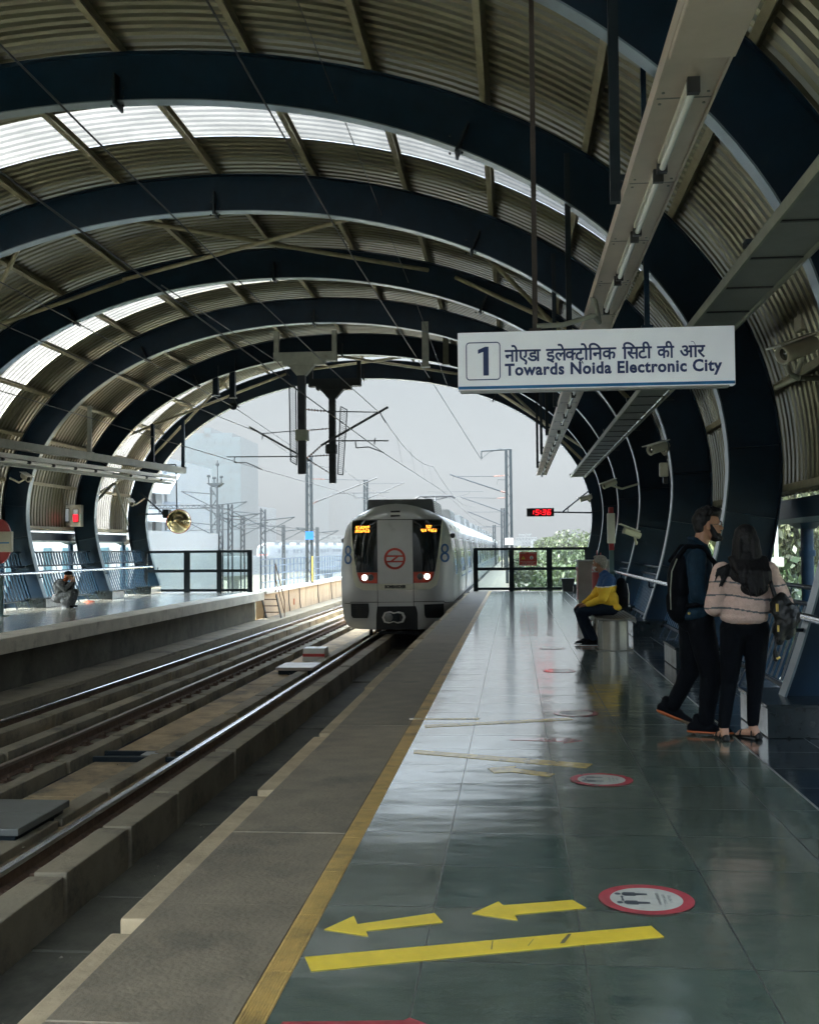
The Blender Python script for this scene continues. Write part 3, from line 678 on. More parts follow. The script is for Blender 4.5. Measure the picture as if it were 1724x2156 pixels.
# slender light lines: pipes on the right ribs
# ================================================================ END FENCES
def end_fence(xs, y, ztop, name, label, double=()):
    t = thing('end_fence', ((xs[0]+xs[-1])/2, y, 0), label, 'fence')
    for i, (x, w_) in enumerate(zip(xs, double)): mb = MB(); mb.box(x-w_/2, x+w_/2, y-.03, y+.03, 0.0, ztop); mb.build('post', 'navy_dark', t)
    for i in range(len(xs)-1):
        xa, xb = xs[i]+double[i]/2, xs[i+1]-double[i+1]/2
        for z0, z1 in ((.04, .13), (.72, .82), (ztop-.09, ztop-.003)): mb = MB(); mb.box(xa, xb, y-.024, y+.024, z0, z1); mb.build('cross_bar', 'navy_dark', t)
    for i in range(len(xs)-1):
        xa, xb = xs[i]+double[i]/2, xs[i+1]-double[i+1]/2
        for z0, z1 in ((.13, .72), (.82, ztop-.09)):
            mb = MB(); mb.box(xa, xb, y-.004, y+.004, z0, z1); mb.build('glass_pane', 'glass', t)
    return t
end_fence([-1.33, -.10, 1.20, 2.50], 37.9, 1.50, '', 'black glazed fence closing the end of the right platform', [.16, .17, .19, .20])
end_fence([-13.05, -11.55, -10.38, -9.28], 37.9, 1.50, '', 'black glazed fence closing the end of the left platform', [.10, .22, .18, .17])
t = thing('warning_notice', (.47, 37.8, .9), 'red warning notice fixed on the right end fence', 'notice')
mb = MB(); mb.box(.17, .77, 37.852, 37.862, .88, 1.34); mb.build('board', 'notice_red', t)
mb = MB(); yy = 37.848
for q, wd in enumerate((.2, .24)): put_text(mb, ('सावधान', 'WARNING')[q], (.20+q*.30, yy, 1.285), (1,0,0), (0,0,1), w=wd, h=.028)
put_text(mb, 'PASSENGERS ARE NOT ALLOWED', (.2, yy, 1.00), (1,0,0), (0,0,1), w=.53, h=.028); put_text(mb, 'BEYOND THIS POINT', (.28, yy, .955), (1,0,0), (0,0,1), w=.38, h=.028); put_text(mb, 'TRESPASSERS WILL BE FINED', (.2, yy, .905), (1,0,0), (0,0,1), w=.53, h=.028)
n = 20; mb.add([(.59+math.cos(2*math.pi*i/n)*.062, yy, 1.15+math.sin(2*math.pi*i/n)*.062) for i in range(n)], [tuple(range(n))]); mb.build('lettering', 'white_paint', t)
mb = MB(); mb.add([(.24, yy, 1.095), (.38, yy, 1.095), (.31, yy, 1.215)], [(0,1,2)]); mb.build('triangle', 'yellow_paint', t)
mb = MB(); mb.box(.575, .605, yy-.004, yy-.002, 1.10, 1.16); mb.box(.578, .602, yy-.004, yy-.002, 1.17, 1.19); mb.box(.304, .316, yy-.004, yy-.002, 1.125, 1.175); mb.build('symbol', 'black', t)

# ================================================================ CABLE TRAYS, LAMPS, SIGN
TZ = 3.95
def prism_tray(root, x0, x1, y0, y1, z, lip, m, name='channel'):
    mb = MB(); mb.box(x0, x1, y0, y1, z, z+.012); mb.box(x0, x0+.012, y0, y1, z+.012, z+lip); mb.box(x1-.012, x1, y0, y1, z+.012, z+lip)
    return mb.build(name, m, root)
t = thing('lamp_tray', (.93, 20, TZ), 'long pale lamp tray with tube lights running over the right platform, above the hanging sign', 'lamp tray')
prism_tray(t, .80, 1.10, -2, 37.3, TZ, .13, 'tray')
mb = MB(); mb.box(.785, .80, -2, 37.3, TZ-.015, TZ+.055); mb.box(1.10, 1.115, -2, 37.3, TZ-.015, TZ+.05); mb.build('side_lip', 'tray', t)
mb = MB(); y = -1.0
while y < 37:
    mb.box(.803, 1.097, y, y+.012, TZ-.004, TZ-.001)
    for xx in (.83, 1.07):
        for dy in (.08, -.07): mb.tube((xx, y+dy, TZ-.006), (xx, y+dy, TZ), .009, n=6)
    y += 1.4
mb.build('seam', 'tray_dark', t)
mb = MB(); mb.bbox(.79, 1.11, 3.6, 5.42, TZ-.05, TZ-.002, .006); mb.bbox(.79, 1.11, 1.0, 3.58, TZ-.052, TZ-.002, .006); mb.build('cover_plate', 'tray', t)
def tube_lamp(root, x, y, z, l=1.22, r=.021, gear=True):
    f = MB(); f.bbox(x-.03, x+.03, y-.02, y+l+.02, z, z+.03, .006); fx = f.build('lamp_fitting', 'white_paint', root)
    g = MB(); g.tube((x, y+.03, z-.028), (x, y+l-.03, z-.028), r, n=10); g.build('glass_tube', 'tube_glass', fx)
    e = MB()
    for yy in (y, y+l): e.box(x-.032, x+.032, yy-.022, yy+.022, z-.055, z+.028)
    e.build('end_cap', 'black', fx)
y = 5.75
for k in range(4): tube_lamp(t, .96, y, TZ-.032); y += 1.4
y = 12.9+1.7
while y < 36.2:
    tube_lamp(t, .96, y, TZ-.032); y += 1.4
    if 20.8 < y < 22.2: y += 1.4
for hy in (7.75, 9.45+.0, 14.15, 19.0, 23.85, 28.7, 33.55):
    if hy == 9.45: continue
    mb = MB(); tp = prof(2, .0, .62, .62)[1]; top = 7.1
    xx = .74; zr = 6.8
    # roof height above this x
    P = prof(200, .03); zr = min((q[1] for q in P if abs(q[0]-xx) < .05), default=6.6)
    mb.box(xx-.035, xx+.035, hy-.035, hy+.035, TZ-.02, zr + (.5 if hy == 7.75 else 0)); mb.box(xx, 1.12, hy-.03, hy+.03, TZ+.132, TZ+.17); mb.build('hanger', 'navy_dark', t)
mb = MB(); mb.path([(.80, 10.9, TZ+.02), (.80, 10.5, TZ-.1), (.78, 9.8, TZ-.45), (.72, 9.6, 3.52), (.45, 9.56, 3.44), (.22, 9.54, 3.43)], .022, n=8); mb.build('cable', 'olive', t)
# second, wide tray nearer the wall
t = thing('cable_tray', (2.2, 22, 3.9), 'wide slatted cable tray along the right ribs, beside the lamp tray', 'cable tray')
prism_tray(t, 1.97, 2.42, 3.2, 37.8, 3.90, .10, 'tray_dark')
mb = MB(); mb.box(1.945, 1.97, 3.2, 37.8, 3.87, 3.96); mb.box(2.42, 2.445, 3.2, 37.8, 3.86, 4.0); mb.build('side_lip', 'olive', t)
mb = MB(); y = 4.0
while y < 37.6: mb.box(1.975, 2.415, y, y+.035, 3.885, 3.897); y += 1.05
mb.build('cross_slat', 'black', t)
y = 9.3
for ry in RIBY[1:]:
    mb = MB(); mb.box(1.95, 2.75, ry-.07, ry+.07, 4.002, 4.05); mb.bar((2.0, ry, 4.02), (2.55, ry, 4.45), .04, .04); mb.build('bracket', 'navy_dark', t)
y = 14.5
mb = MB()
while y < 37: mb.tube((2.37, y, 3.87), (2.37, y+.55, 3.87), .014, n=6); y += .78
mb.build('lamp_row', 'tube_glass', t)

# hanging sign board
SY = 9.5; a = at(963, 702, SY); b = at(1545.5, 684, SY)
sx0, sx1 = a.x, b.x; st = (a.z+b.z)/2; sb = (at(966, 822, SY).z + at(1543.5, 809, SY).z)/2
t = thing('hanging_sign', ((sx0+sx1)/2, SY, sb), 'white hanging board reading 1 Towards Noida Electronic City in Hindi and English', 'sign')
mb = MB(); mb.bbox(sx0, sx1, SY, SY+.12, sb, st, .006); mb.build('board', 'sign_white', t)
mb = MB(); mb.box(sx0+.02, sx1-.05, SY+.01, SY+.11, sb-.018, sb-.001); mb.build('bottom_rail', 'grey_steel', t)
mb = MB(); mb.box(sx0+.004, sx1-.004, SY-.003, SY-.0005, sb+.006, sb+.032); mb.build('stripe', 'stripe_blue', t)
W_ = sx1-sx0; H_ = st-sb
def SP(u, v): return Vector((sx0 + W_*(u-18)/(1683-18), SY-.003, sb + H_*(1-(v)/330)))   # u in board pixels, v down from top
mb = MB()
# frame with rounded corners
u0, u1, v0, v1, rr, th = 68, 279, 57, 275, 22, 6
def rrect(u0, u1, v0, v1, r):
    out = []
    for cx_, cy_, a0 in ((u1-r, v0+r, -90), (u1-r, v1-r, 0), (u0+r, v1-r, 90), (u0+r, v0+r, 180)):
        for k in range(6): a_ = R(a0+18*k); out.append((cx_+math.cos(a_)*r, cy_+math.sin(a_)*r))
    return out
o1 = rrect(u0, u1, v0, v1, rr); o2 = rrect(u0+th, u1-th, v0+th, v1-th, rr-th); n = len(o1)
mb.add([SP(*p) for p in o1] + [SP(*p) for p in o2], [(i, (i+1) % n, n+(i+1) % n, n+i) for i in range(n)]); mb.build('number_frame', 'sign_blue', t)
mb = MB(); mb.add([SP(*p) for p in ((174, 249), (207, 249), (207, 84), (186, 84), (142, 101), (142, 124), (174, 113))], [tuple(range(7))]); mb.build('number', 'sign_blue', t)
mb = MB(); px = W_/(1665); pv = H_/330
put_text(mb, 'Towards Noida Electronic City', SP(305, 253+22), (1,0,0), (0,0,1), w=px*(1606-305), h=pv*92, bold=.034, spacing=1.08); mb.build('english_text', 'sign_blue', t)
# Devanagari line, glyph by glyph
hs_ = pv*64/.622                                  # glyph scale so that the letter body is 64 px tall
mb = MB(); base = SP(0, 172).z
hx = px*1.0
def deva(items, u0, u1):
    allv = []; pen = 0
    for it in items:
        if it[0] == '~half':                      # half ka: the left part of the letter
            vs, fs = text_mesh('क', 1.0, .022); bm = bmesh.new(); V_ = [bm.verts.new(v) for v in vs]
            for f in fs:
                try: bm.faces.new([V_[i] for i in f])
                except ValueError: pass
            bmesh.ops.bisect_plane(bm, geom=bm.verts[:]+bm.edges[:]+bm.faces[:], plane_co=(.60, 0, 0), plane_no=(1, 0, 0), clear_outer=True)
            bm.verts.index_update(); vs = [v.co.copy() for v in bm.verts]; fs = [tuple(v.index for v in f.verts) for f in bm.faces]; bm.free(); adv = .56
        elif it[0] == '~rakar':
            vs = [Vector(p) for p in ((-.30, .05, 0), (-.27, .09, 0), (-.16, -.08, 0), (-.19, -.13, 0), (-.05, .09, 0), (-.02, .05, 0), (-.43, -.16, 0), (-.40, -.20, 0))]
            vs = [Vector(p) for p in ((-.32,-.15,0),(-.26,-.19,0),(-.14,.0,0),(-.20,.04,0),(-.02,-.19,0),(-.08,-.22,0))]; fs = [(0,1,2,3),(3,2,4,5)]; adv = 0
        else:
            vs, fs = text_mesh(it[0], 1.0, .022); adv = it[1]
        allv.append(([v + Vector((pen, 0, 0)) for v in vs], fs)); pen += adv
    xs = [v.x for vs, _ in allv for v in vs]; xa, xb = min(xs), max(xs); k = (u1-u0)/(xb-xa)
    for vs, fs in allv: mb.add([(SP(u0 + (v.x-xa)*k, 0).x, SY-.003, base + v.y*hs_) for v in vs], fs)
deva([('न', .545), ('ो', .25), ('ए', .52), ('ड', .49), ('ा', .25)], 305, 525)
deva([('इ', .48), ('ल', .60), ('े', 0), ('~half',), ('ट', .50), ('~rakar',), ('ो', .25), ('ि', .25), ('न', .545), ('क', .75)], 556, 980)
deva([('ि', .25), ('स', .62), ('ट', .50), ('ी', .25)], 1015, 1192)
deva([('क', .75), ('ी', .25)], 1222, 1325)
deva([('ओ', 1.0), ('र', .42)], 1357, 1508)
mb.build('hindi_text', 'sign_blue', t)
for xx in (at(1125, 560, SY).x, at(1362, 600, SY).x):
    mb = MB(); P = prof(200, .03); zr = min((q[1] for q in P if abs(q[0]-xx) < .05), default=6.6)
    mb.box(xx-.022, xx+.022, SY+.04, SY+.085, st-.002, zr+.2); mb.box(xx-.05, xx+.05, SY+.03, SY+.09, st-.001, st+.03); mb.build('hanger_rod', 'navy' if xx > .6 else 'hanger_brown', t)

# ================================================================ LEFT SIDE BEAMS AND LAMPS
A_, B_ = at(-160, 948, 21), at(348, 1012, 35.5)
def along(p, q, n): return [p + (q-p)*i/n for i in range(n+1)]
t = thing('lamp_tray', A_, 'lamp tray with tube lights hanging over the opposite platform', 'lamp tray')
mb = MB(); mb.bar(A_, B_, .30, .05); mb.bar(A_+Vector((.25, 0, -.12)), B_+Vector((.2, 0, -.1)), .10, .07); mb.build('channel', 'olive', t)
mb = MB(); dz = Vector((.12, 0, .10)); mb.bar(A_+dz, B_+dz+Vector((.1, .4, .02)), .10, .10); mb.build('white_trunking', 'white_paint', t)
pts = along(A_, B_, 11)
for i, (p, q) in enumerate(zip(pts, pts[1:])):
    if i in (7,): continue
    mb = MB(); d = (q-p)*.08; o = Vector((.30, 0, -.02)); mb.tube(p+d+o, q-d+o, .038, n=10); f = mb.build('glass_tube', 'white_paint', t)
    mb = MB(); mb.tube(p+d*.4+o, p+d+o, .04, n=8); mb.tube(q-d+o, q-d*.4+o, .04, n=8); mb.build('end_cap', 'black', f)
A2, B2 = at(-140, 912, 21), at(388, 991, 36.6)
t = thing('box_beam', A2, 'pale box beam hung above the lamp tray of the opposite platform', 'beam')
mb = MB(); mb.bar(A2, B2, .16, .20); mb.build('beam', 'olive', t)
def beam_post(px, py, Y, w_=.10, m='olive'):
    top = at(px, py, Y); d = B2-A2; s_ = (Y-A2.y)/d.y; b = A2 + d*s_; P = prof(300, .03)
    zr = min((q[1] for q in P if abs(q[0]-top.x) < .06 and q[1] > 2.4), default=6)
    mb = MB(); mb.bar((b.x, Y, b.z+.1), (b.x, Y, max(zr+.05, b.z+.5)), w_, w_); mb.box(b.x-.1, b.x+.1, Y-.1, Y+.1, b.z+.1, b.z+.12); mb.build('hanger_post', m, t)
beam_post(158, 860, 28.7); beam_post(290, 900, 33.55, m='navy'); beam_post(388, 930, 36.5, m='navy')
# V-shaped props behind the tray
t = thing('brace_frame', at(180, 1085, 34.5), 'pair of diagonal tubes bracing the left wall under the lamp tray', 'brace')
mb = MB(); mb.tube(at(160, 1020+2, 34.5), at(240, 1018, 35.2), .05); mb.v = []; mb.f = []; mb.m = []; mb.sm = []
mb.tube(at(181, 1078, 33.9), at(240, 1018, 34.6), .045); mb.tube(at(243, 1018, 34.6), at(270, 1106, 35.4), .04); mb.build('tube', 'olive', t)

# rib-mounted train indicator with windows
t = thing('indicator_box', at(153, 1109, 33.3), 'white double window indicator box with a red light on a left rib', 'indicator')
a, b = at(133, 1109, 33.3), at(173, 1063, 33.3)
mb = MB(); mb.bbox(a.x, b.x, 33.2, 33.45, a.z, b.z, .02); mb.build('case', 'white_paint', t)
w_, h_ = b.x-a.x, b.z-a.z
mb = MB(); mb.bbox(a.x+.07*w_, a.x+.42*w_, 33.185, 33.199, a.z+.18*h_, a.z+.85*h_, .005); mb.bbox(a.x+.6*w_, a.x+.9*w_, 33.185, 33.199, a.z+.2*h_, a.z+.82*h_, .005); mb.build('window_frame', 'black', t)
mb = MB(); mb.box(a.x+.10*w_, a.x+.39*w_, 33.178, 33.184, a.z+.24*h_, a.z+.82*h_); mb.box(a.x+.63*w_, a.x+.87*w_, 33.178, 33.184, a.z+.56*h_, a.z+.79*h_); mb.build('window', 'sign_white', t)
mb = MB(); mb.box(a.x+.63*w_, a.x+.87*w_, 33.178, 33.184, a.z+.23*h_, a.z+.55*h_)
mb.build('red_light', 'led_red', t)
# convex mirror
c = at(377, 1098, 36.2); t = thing('convex_mirror', c, 'round golden convex mirror hanging from a thin rod over the left platform', 'mirror')
rr = .40; nrm = Vector((.45, -1, -.12)).normalized()
mb = MB(); mb.lathe(c, [(rr*math.sin(R(a_)), .16*math.cos(R(a_))**1.5) for a_ in range(0, 91, 9)], nrm, 32); mb.build('mirror_face', 'mirror', t, recalc=True)
mb = MB(); mb.lathe(c, [(rr, .0), (rr+.02, .0), (rr+.02, -.04), (0, -.06)], nrm, 32); mb.build('rim', 'red_paint', t)
p = at(370, 978, 36.2); q = at(335, 977, 36.2)
mb = MB(); mb.tube(c+Vector((-.08, .05, rr*.95)), (c.x-.1, 36.2, p.z), .022); mb.tube((c.x-.1, 36.2, p.z), (c.x-.1-.75, 36.2, p.z), .022); mb.tube((c.x-.1, 36.2, p.z-.22), (c.x-.1-.25, 36.2, p.z), .018); mb.build('hanging_rod', 'black', t)
# arm with camera box in front of the mirror
t = thing('camera_arm', at(340, 1087, 37.6), 'dark bracket arm with a small box next to the round mirror', 'bracket')
mb = MB(); mb.tube(at(292, 1083, 38.2), at(345, 1082, 37.9), .03); mb.tube(at(296, 1038, 38.2), at(345, 1082, 37.9), .03); mb.bar(at(336, 1083, 37.9), at(336, 1075, 37.9), .03, .03); mb.build('arm', 'navy_dark', t)
p = at(350, 1082, 37.9); mb = MB(); mb.bbox(p.x-.09, p.x+.14, 37.75, 38.1, p.z-.15, p.z+.16, .02); mb.build('box', 'navy_dark', t)

# ================================================================ CCTV CAMERAS
def cctv(c, aim, label, k=1.0, mount=None):
    t = thing('security_camera', c, label, 'camera', 'security cameras mounted on the ribs')
    d = Vector(aim).normalized(); c = Vector(c)
    mb = MB(); mb.lathe(c, [(0, -.16*k), (.05*k, -.16*k), (.06*k, -.13*k), (.062*k, .12*k), (.07*k, .16*k), (.055*k, .165*k), (.05*k, .12*k), (0, .12*k)], d, 16); mb.build('housing', 'beige_dev', t)
    mb = MB(); mb.lathe(c, [(0, .121*k), (.045*k, .122*k), (.045*k, .135*k), (0, .14*k)], d, 14); mb.build('lens', 'glass_dark', t)
    mb = MB(); mb.bar(c - d*.14*k + Vector((0, 0, .075*k)), c + d*.24*k + Vector((0, 0, .075*k)), .15*k, .012*k)
    mb.build('sun_hood', 'white_paint', t)
    if mount is not None:
        m_ = Vector(mount); mb = MB(); mb.path([c - d*.05*k - Vector((0, 0, .05*k)), c - d*.05*k + (m_-c)*.35 - Vector((0, 0, .12*k)), m_], .022*k, n=8); mb.build('arm', 'beige_dev', t)
    return t
def ribx(z, d=1): return CX + d*hull(min(z, ZC), 0) if z < ZC else (max if d > 0 else min)(q[0] for q in prof(300, 0) if abs(q[1]-z) < .08)
p = at(1386, 943, 18.9); cctv(p, (-.75, -.5, -.25), 'white security camera on the rib above the small white box', 1.25, (ribx(p.z), 18.98, p.z+.05))
p = at(1283, 1019, 23.8); cctv(p, (-.8, -.4, -.3), 'security camera high on a far right rib below the wide tray', 1.0, (ribx(p.z), 23.84, p.z))
p = at(1233, 1049, 37.9); cctv(p, (-1, -.1, -.25), 'dark small camera on the end arch beside the clock arm', 1.3, (ribx(p.z), 38.3, p.z+.05))
p = at(1330, 1122, 23.6); cctv(p, (-.9, -.2, .35), 'security camera at head height on a rib above the handrail', 1.2, (ribx(p.z), 23.84, p.z-.2))
p = at(1680, 735, 11.5); cctv(p, (-.75, -.4, -.3), 'large security camera at the right edge under the white speaker', 1.45, (3.2, 13.6, p.z-.1))
p = at(276, 1058, 37.8); cctv(p, (.5, -.8, -.3), 'security camera on the last left rib above the mirror arm', 1.3, (ribx(p.z, -1), 38.2, p.z+.2))
p = at(55, 1005, 28.5); cctv(p, (.7, -.6, -.3), 'beige security camera on a left rib under the lamp tray', 1.3, (p.x-.5, 28.6, p.z))
def wallbox(name, a, b, Y, dep, m, label, cat):
    p, q = at(*a, Y), at(*b, Y); t = thing(name, ((p.x+q.x)/2, Y, q.z), label, cat)
    mb = MB(); mb.bbox(min(p.x, q.x), max(p.x, q.x), Y, Y+dep, q.z, p.z, .02); mb.build('case', m, t); return t, p, q
t, p, q = wallbox('control_box', (1388, 974), (1407, 1003), 18.8, .12, 'beige_dev', 'small white box on a rib right below the white camera', 'box')
mb = MB(); mb.bbox(p.x+.06, q.x-.01, 18.82, 18.9, q.z-.12, q.z-.005, .01); mb.build('plug', 'black', t)
t, p, q = wallbox('wall_speaker', (1683, 617), (1735, 690), 12.6, .3, 'beige_dev', 'white speaker box high at the right edge of the picture', 'speaker')
mb = MB(); mb.tube((q.x-.1, 12.9, p.z-.2), (3.3, 14.0, p.z-.1), .03); mb.build('bracket', 'olive', t)
t = thing('conduit_pipe', at(1700, 795, 12), 'bent pale pipe under the camera at the right edge', 'pipe')
mb = MB(); mb.path([at(1655, 770, 12), at(1662, 788, 12), at(1680, 796, 12), at(1780, 797, 12.5)], .03); mb.build('pipe', 'olive', t)

# ================================================================ CLOCK
p, q = at(1108.5, 1070, 37.2), at(1166, 1087, 37.2)
t = thing('digital_clock', ((p.x+q.x)/2, 37.2, q.z), 'black clock with red digits 15:36 hanging over the end of the right platform', 'clock')
mb = MB(); mb.bbox(p.x, q.x, 37.2, 37.32, q.z, p.z, .012); mb.build('case', 'black', t)
SEG = {'1': 'bc', '5': 'afgcd', '3': 'abgcd', '6': 'afgecd'}
def seg_digit(mb, ch, x, z, w_, h_, y, s=.13):
    k = w_*.19
    R_ = {'a': (x, x+w_, z+h_-k, z+h_), 'd': (x, x+w_, z, z+k), 'g': (x, x+w_, z+h_/2-k/2, z+h_/2+k/2), 'b': (x+w_-k, x+w_, z+h_/2+k*.55, z+h_-k*1.08), 'c': (x+w_-k, x+w_, z+k*1.08, z+h_/2-k*.55), 'f': (x, x+k, z+h_/2+k*.55, z+h_-k*1.08), 'e': (x, x+k, z+k*1.08, z+h_/2-k*.55)}
    for c_ in SEG[ch]:
        a0, a1, b0, b1 = R_[c_]; sh = lambda zz: (zz-z)*s
        mb.add([(a0+sh(b0), y, b0), (a1+sh(b0), y, b0), (a1+sh(b1), y, b1), (a0+sh(b1), y, b1)], [(0,1,2,3)])
W_, H_ = q.x-p.x, p.z-q.z
mb = MB(); z0 = q.z+.18*H_; hh = .64*H_
for ch, u in (('1', .17-.05), ('5', .31), ('3', .56), ('6', .745)): seg_digit(mb, ch, p.x+u*W_, z0, .125*W_, hh, 37.197)
for v in (.3, .7): mb.box(p.x+.495*W_, p.x+.525*W_, 37.195, 37.199, z0+hh*v-.02, z0+hh*v+.02)
mb.build('digits', 'led_red', t)
mb = MB(); e = Vector((ribx(2.7)+.02, 38.35, (p.z+q.z)/2)); mb.tube((q.x, 37.26, e.z), e, .028); mb.tube((q.x+.28, 37.45, e.z), (ribx(3.4)-.02, 38.35, e.z+.75), .026); mb.tube((q.x+.48, 37.6, e.z), (q.x+.48, 37.6, e.z+.2), .016); mb.build('arm', 'navy_dark', t)

# ================================================================ PLATFORM FURNITURE
# steel bench (runs away from the camera)
bx, by = 1.43, 15.95
t = thing('steel_bench', (bx, by+.8, 0), 'perforated steel bench with curved pedestal where the old man sits', 'bench')
mb = MB(); x0, x1, y0, y1 = bx-.29, bx+.29, by, by+1.75
pr = [(x0+(x1-x0)*i/14, .455+.03*((i-7)/7)**2) for i in range(15)]
rows = [(x0-.012, .42)] + pr + [(x1+.012, .42)]
low = [(x1, .40)] + [(x, z-.018) for x, z in pr[::-1]] + [(x0, .40)]
mb.prism(rows + low, 'y', y0, y1); s_ = mb.build('seat', 'bench_steel', t, recalc=True)
mb = MB()
for i in range(11):
    for j in range(26):
        x = x0+.05+(x1-x0-.1)*i/10; y = y0+.07+(y1-y0-.14)*j/25; z = .455+.03*(((x-bx)/.29))**2+.003
        mb.add([(x-.014, y-.02, z), (x+.014, y-.02, z), (x+.014, y+.02, z), (x-.014, y+.02, z)], [(0,1,2,3)])
mb.build('perforation', 'black', s_)
for (ya, yb) in ((y0+.1, y0+.42), (y1-.42, y1-.1)):
    mb = MB(); n = 10; pts = [(bx-.17, ya)] + [(bx-.17+.34*i/n, ya - .07*math.sin(math.pi*i/n)) for i in range(1, n)] + [(bx+.17, ya), (bx+.17, yb), (bx-.17, yb)]
    mb.prism(pts, 'z', .012, .43); mb.box(bx-.22, bx-.172, ya+.04, yb-.02, .012, .43); mb.box(bx+.172, bx+.20, ya+.04, yb-.02, .012, .43); mb.box(bx-.26, bx+.26, ya-.09, yb+.02, 0.001, .012); mb.build('pedestal', 'bench_steel', t, recalc=True)
# cabinet with red poster side
t = thing('steel_cabinet', (1.78, 28.5, 0), 'steel cabinet with a red grille side standing before the right end fence', 'cabinet')
mb = MB(); mb.bbox(1.62, 2.42, 28.2, 28.95, 0.002, 1.13, .01); mb.build('body', 'bench_steel', t)
mb = MB(); mb.bbox(1.56, 2.46, 28.12, 29.02, 1.131, 1.165, .008); mb.build('top', 'grey_steel', t)
mb = MB(); mb.box(1.606, 1.619, 28.28, 28.86, .15, .98); mb.build('red_panel', 'red_paint', t)
mb = MB()
for k in range(14): mb.box(1.600, 1.605, 28.33, 28.81, .22+k*.05, .24+k*.05)
mb.build('grille', 'sticker_white', t)
# wheeled extinguisher
c = Vector((2.0, 26.3, 0)); t = thing('fire_extinguisher', c, 'large red wheeled fire extinguisher behind the head of the old man', 'extinguisher')
mb = MB(); mb.lathe(c, [(0, .16), (.12, .17), (.165, .22), (.17, .3), (.17, .95), (.15, 1.05), (.09, 1.11), (.04, 1.13), (.035, 1.2), (0, 1.2)], n=24); mb.build('cylinder', 'red_paint', t)
mb = MB(); mb.tube(c+Vector((-.04, 0, 1.18)), c+Vector((-.04, 0, 1.42)), .012); mb.tube(c+Vector((.04, 0, 1.18)), c+Vector((.04, 0, 1.36)), .012); mb.build('valve', 'red_paint', t)
for s_ in (-1, 1):
    mb = MB(); mb.lathe(c+Vector((s_*.21-.025, .05, .14)), [(.0, 0), (.06, 0), (.14, 0), (.14, .05), (0, .05)], (1, 0, 0), 20); mb.build('wheel', 'rubber', t)
mb = MB(); mb.lathe(c, [(.172, .90), (.174, .90), (.174, .93), (.172, .93)], n=24); mb.tube(c+Vector((-.2, .05, .14)), c+Vector((.2, .05, .14)), .02); mb.build('frame', 'grey_steel', t)
# pylon sign
px_, py_ = 2.22, 25.4; t = thing('pylon_sign', (px_, py_, 0), 'tall narrow pylon with a white box between red bands on a teal post', 'sign')
zb, zt = at(1274, 1144, py_).z, at(1274, 1068, py_).z
mb = MB(); mb.box(px_-.05, px_+.05, py_-.03, py_+.03, 0, zb-.16); mb.build('post', 'teal_post', t)
mb = MB(); mb.bbox(px_-.055, px_+.055, py_-.035, py_+.035, zb-.16, zb-.001, .006); mb.bbox(px_-.058, px_+.058, py_-.04, py_+.04, zt-.18, zt, .02); mb.build('red_band', 'red_paint', t)
mb = MB(); mb.bbox(px_-.09, px_+.085, py_-.06, py_+.06, zb, zt-.14, .02); mb.build('box', 'white_paint', t)
# low dark bin by the end fence
t = thing('planter_box', (1.78, 37.4, 0), 'low black box against the right end fence', 'box'); mb = MB(); mb.prism([(1.62, .002), (1.58, .42), (2.02, .42), (1.98, .002)], 'y', 37.2, 37.6); mb.bbox(1.56, 2.04, 37.18, 37.62, .421, .45, .006); mb.build('body', 'black', t)
# round-ended station sign post at the left edge
p = at(2, 1135, 24.6); t = thing('station_sign', (p.x, 24.6, 0), 'beige and red station name sign on a post at the left edge', 'sign')
mb = MB(); mb.tube((p.x+.02, 24.6, 0.01), (p.x+.02, 24.6, .95), .05); mb.tube((p.x+.02, 24.6, 0), (p.x+.02, 24.6, .02), .2); mb.build('post', 'teal_post', t)
n = 30; mb = MB(); mb.prism([(p.x+math.cos(2*math.pi*i/n)*.28, 1.75+math.sin(2*math.pi*i/n)*.52) for i in range(n)], 'y', 24.57, 24.63); mb.build('red_disc', 'red_paint', t)
mb = MB(); mb.bbox(p.x-.9, p.x+.29, 24.54, 24.66, 1.50, 1.98, .02); mb.build('name_bar', 'beige_dev', t)
mb = MB(); mb.box(p.x-.85, p.x+.24, 24.531, 24.538, 1.70, 1.73); mb.build('blue_line', 'stripe_blue', t)
# orange bits on the left platform
for (x_, y_, lb) in ((260/4.1*1, 1269, 'small heap of orange cloth on the floor of the opposite platform'),):
    p = fl(203, 1266, 0); t = thing('orange_cloth', (p.x, 31.3, 0), lb, 'cloth'); mb = MB()
    for k in range(9):
        a_ = random.uniform(0, 6.28); r_ = random.uniform(0, .16); mb.lathe((p.x+math.cos(a_)*r_*1.2, 31.3+math.sin(a_)*r_, 0), [(random.uniform(.05, .11), 0), (random.uniform(.03, .08), .03), (0, .05)], n=7)
    mb.build('cloth', 'orange_cloth', t)
# short steps and sloping screen at the end of the left platform
t = thing('access_steps', (-8.7, 38.9, BED), 'dark steel steps leading down to the track at the end of the left platform', 'steps')
mb = MB()
for k in range(5): mb.box(-8.92, -8.42, 38.2+k*.22, 38.42+k*.22, -.25-.24*k-.03, -.25-.24*k)
mb.build('tread', 'rust', t)
mb = MB()
for x_ in (-8.94, -8.40): mb.bar((x_, 38.15, -.1), (x_, 39.4, -1.4), .03, .12)
mb.build('stringer', 'navy_dark', t)
mb = MB(); mb.path([(-8.41, 38.1, 0), (-8.41, 38.1, 1.0), (-8.41, 39.6, -.35), (-8.41, 39.6, -1.3)], .02); mb.path([(-8.41, 38.1, .5), (-8.41, 39.6, -.85)], .015); mb.build('rail', 'rust', t)
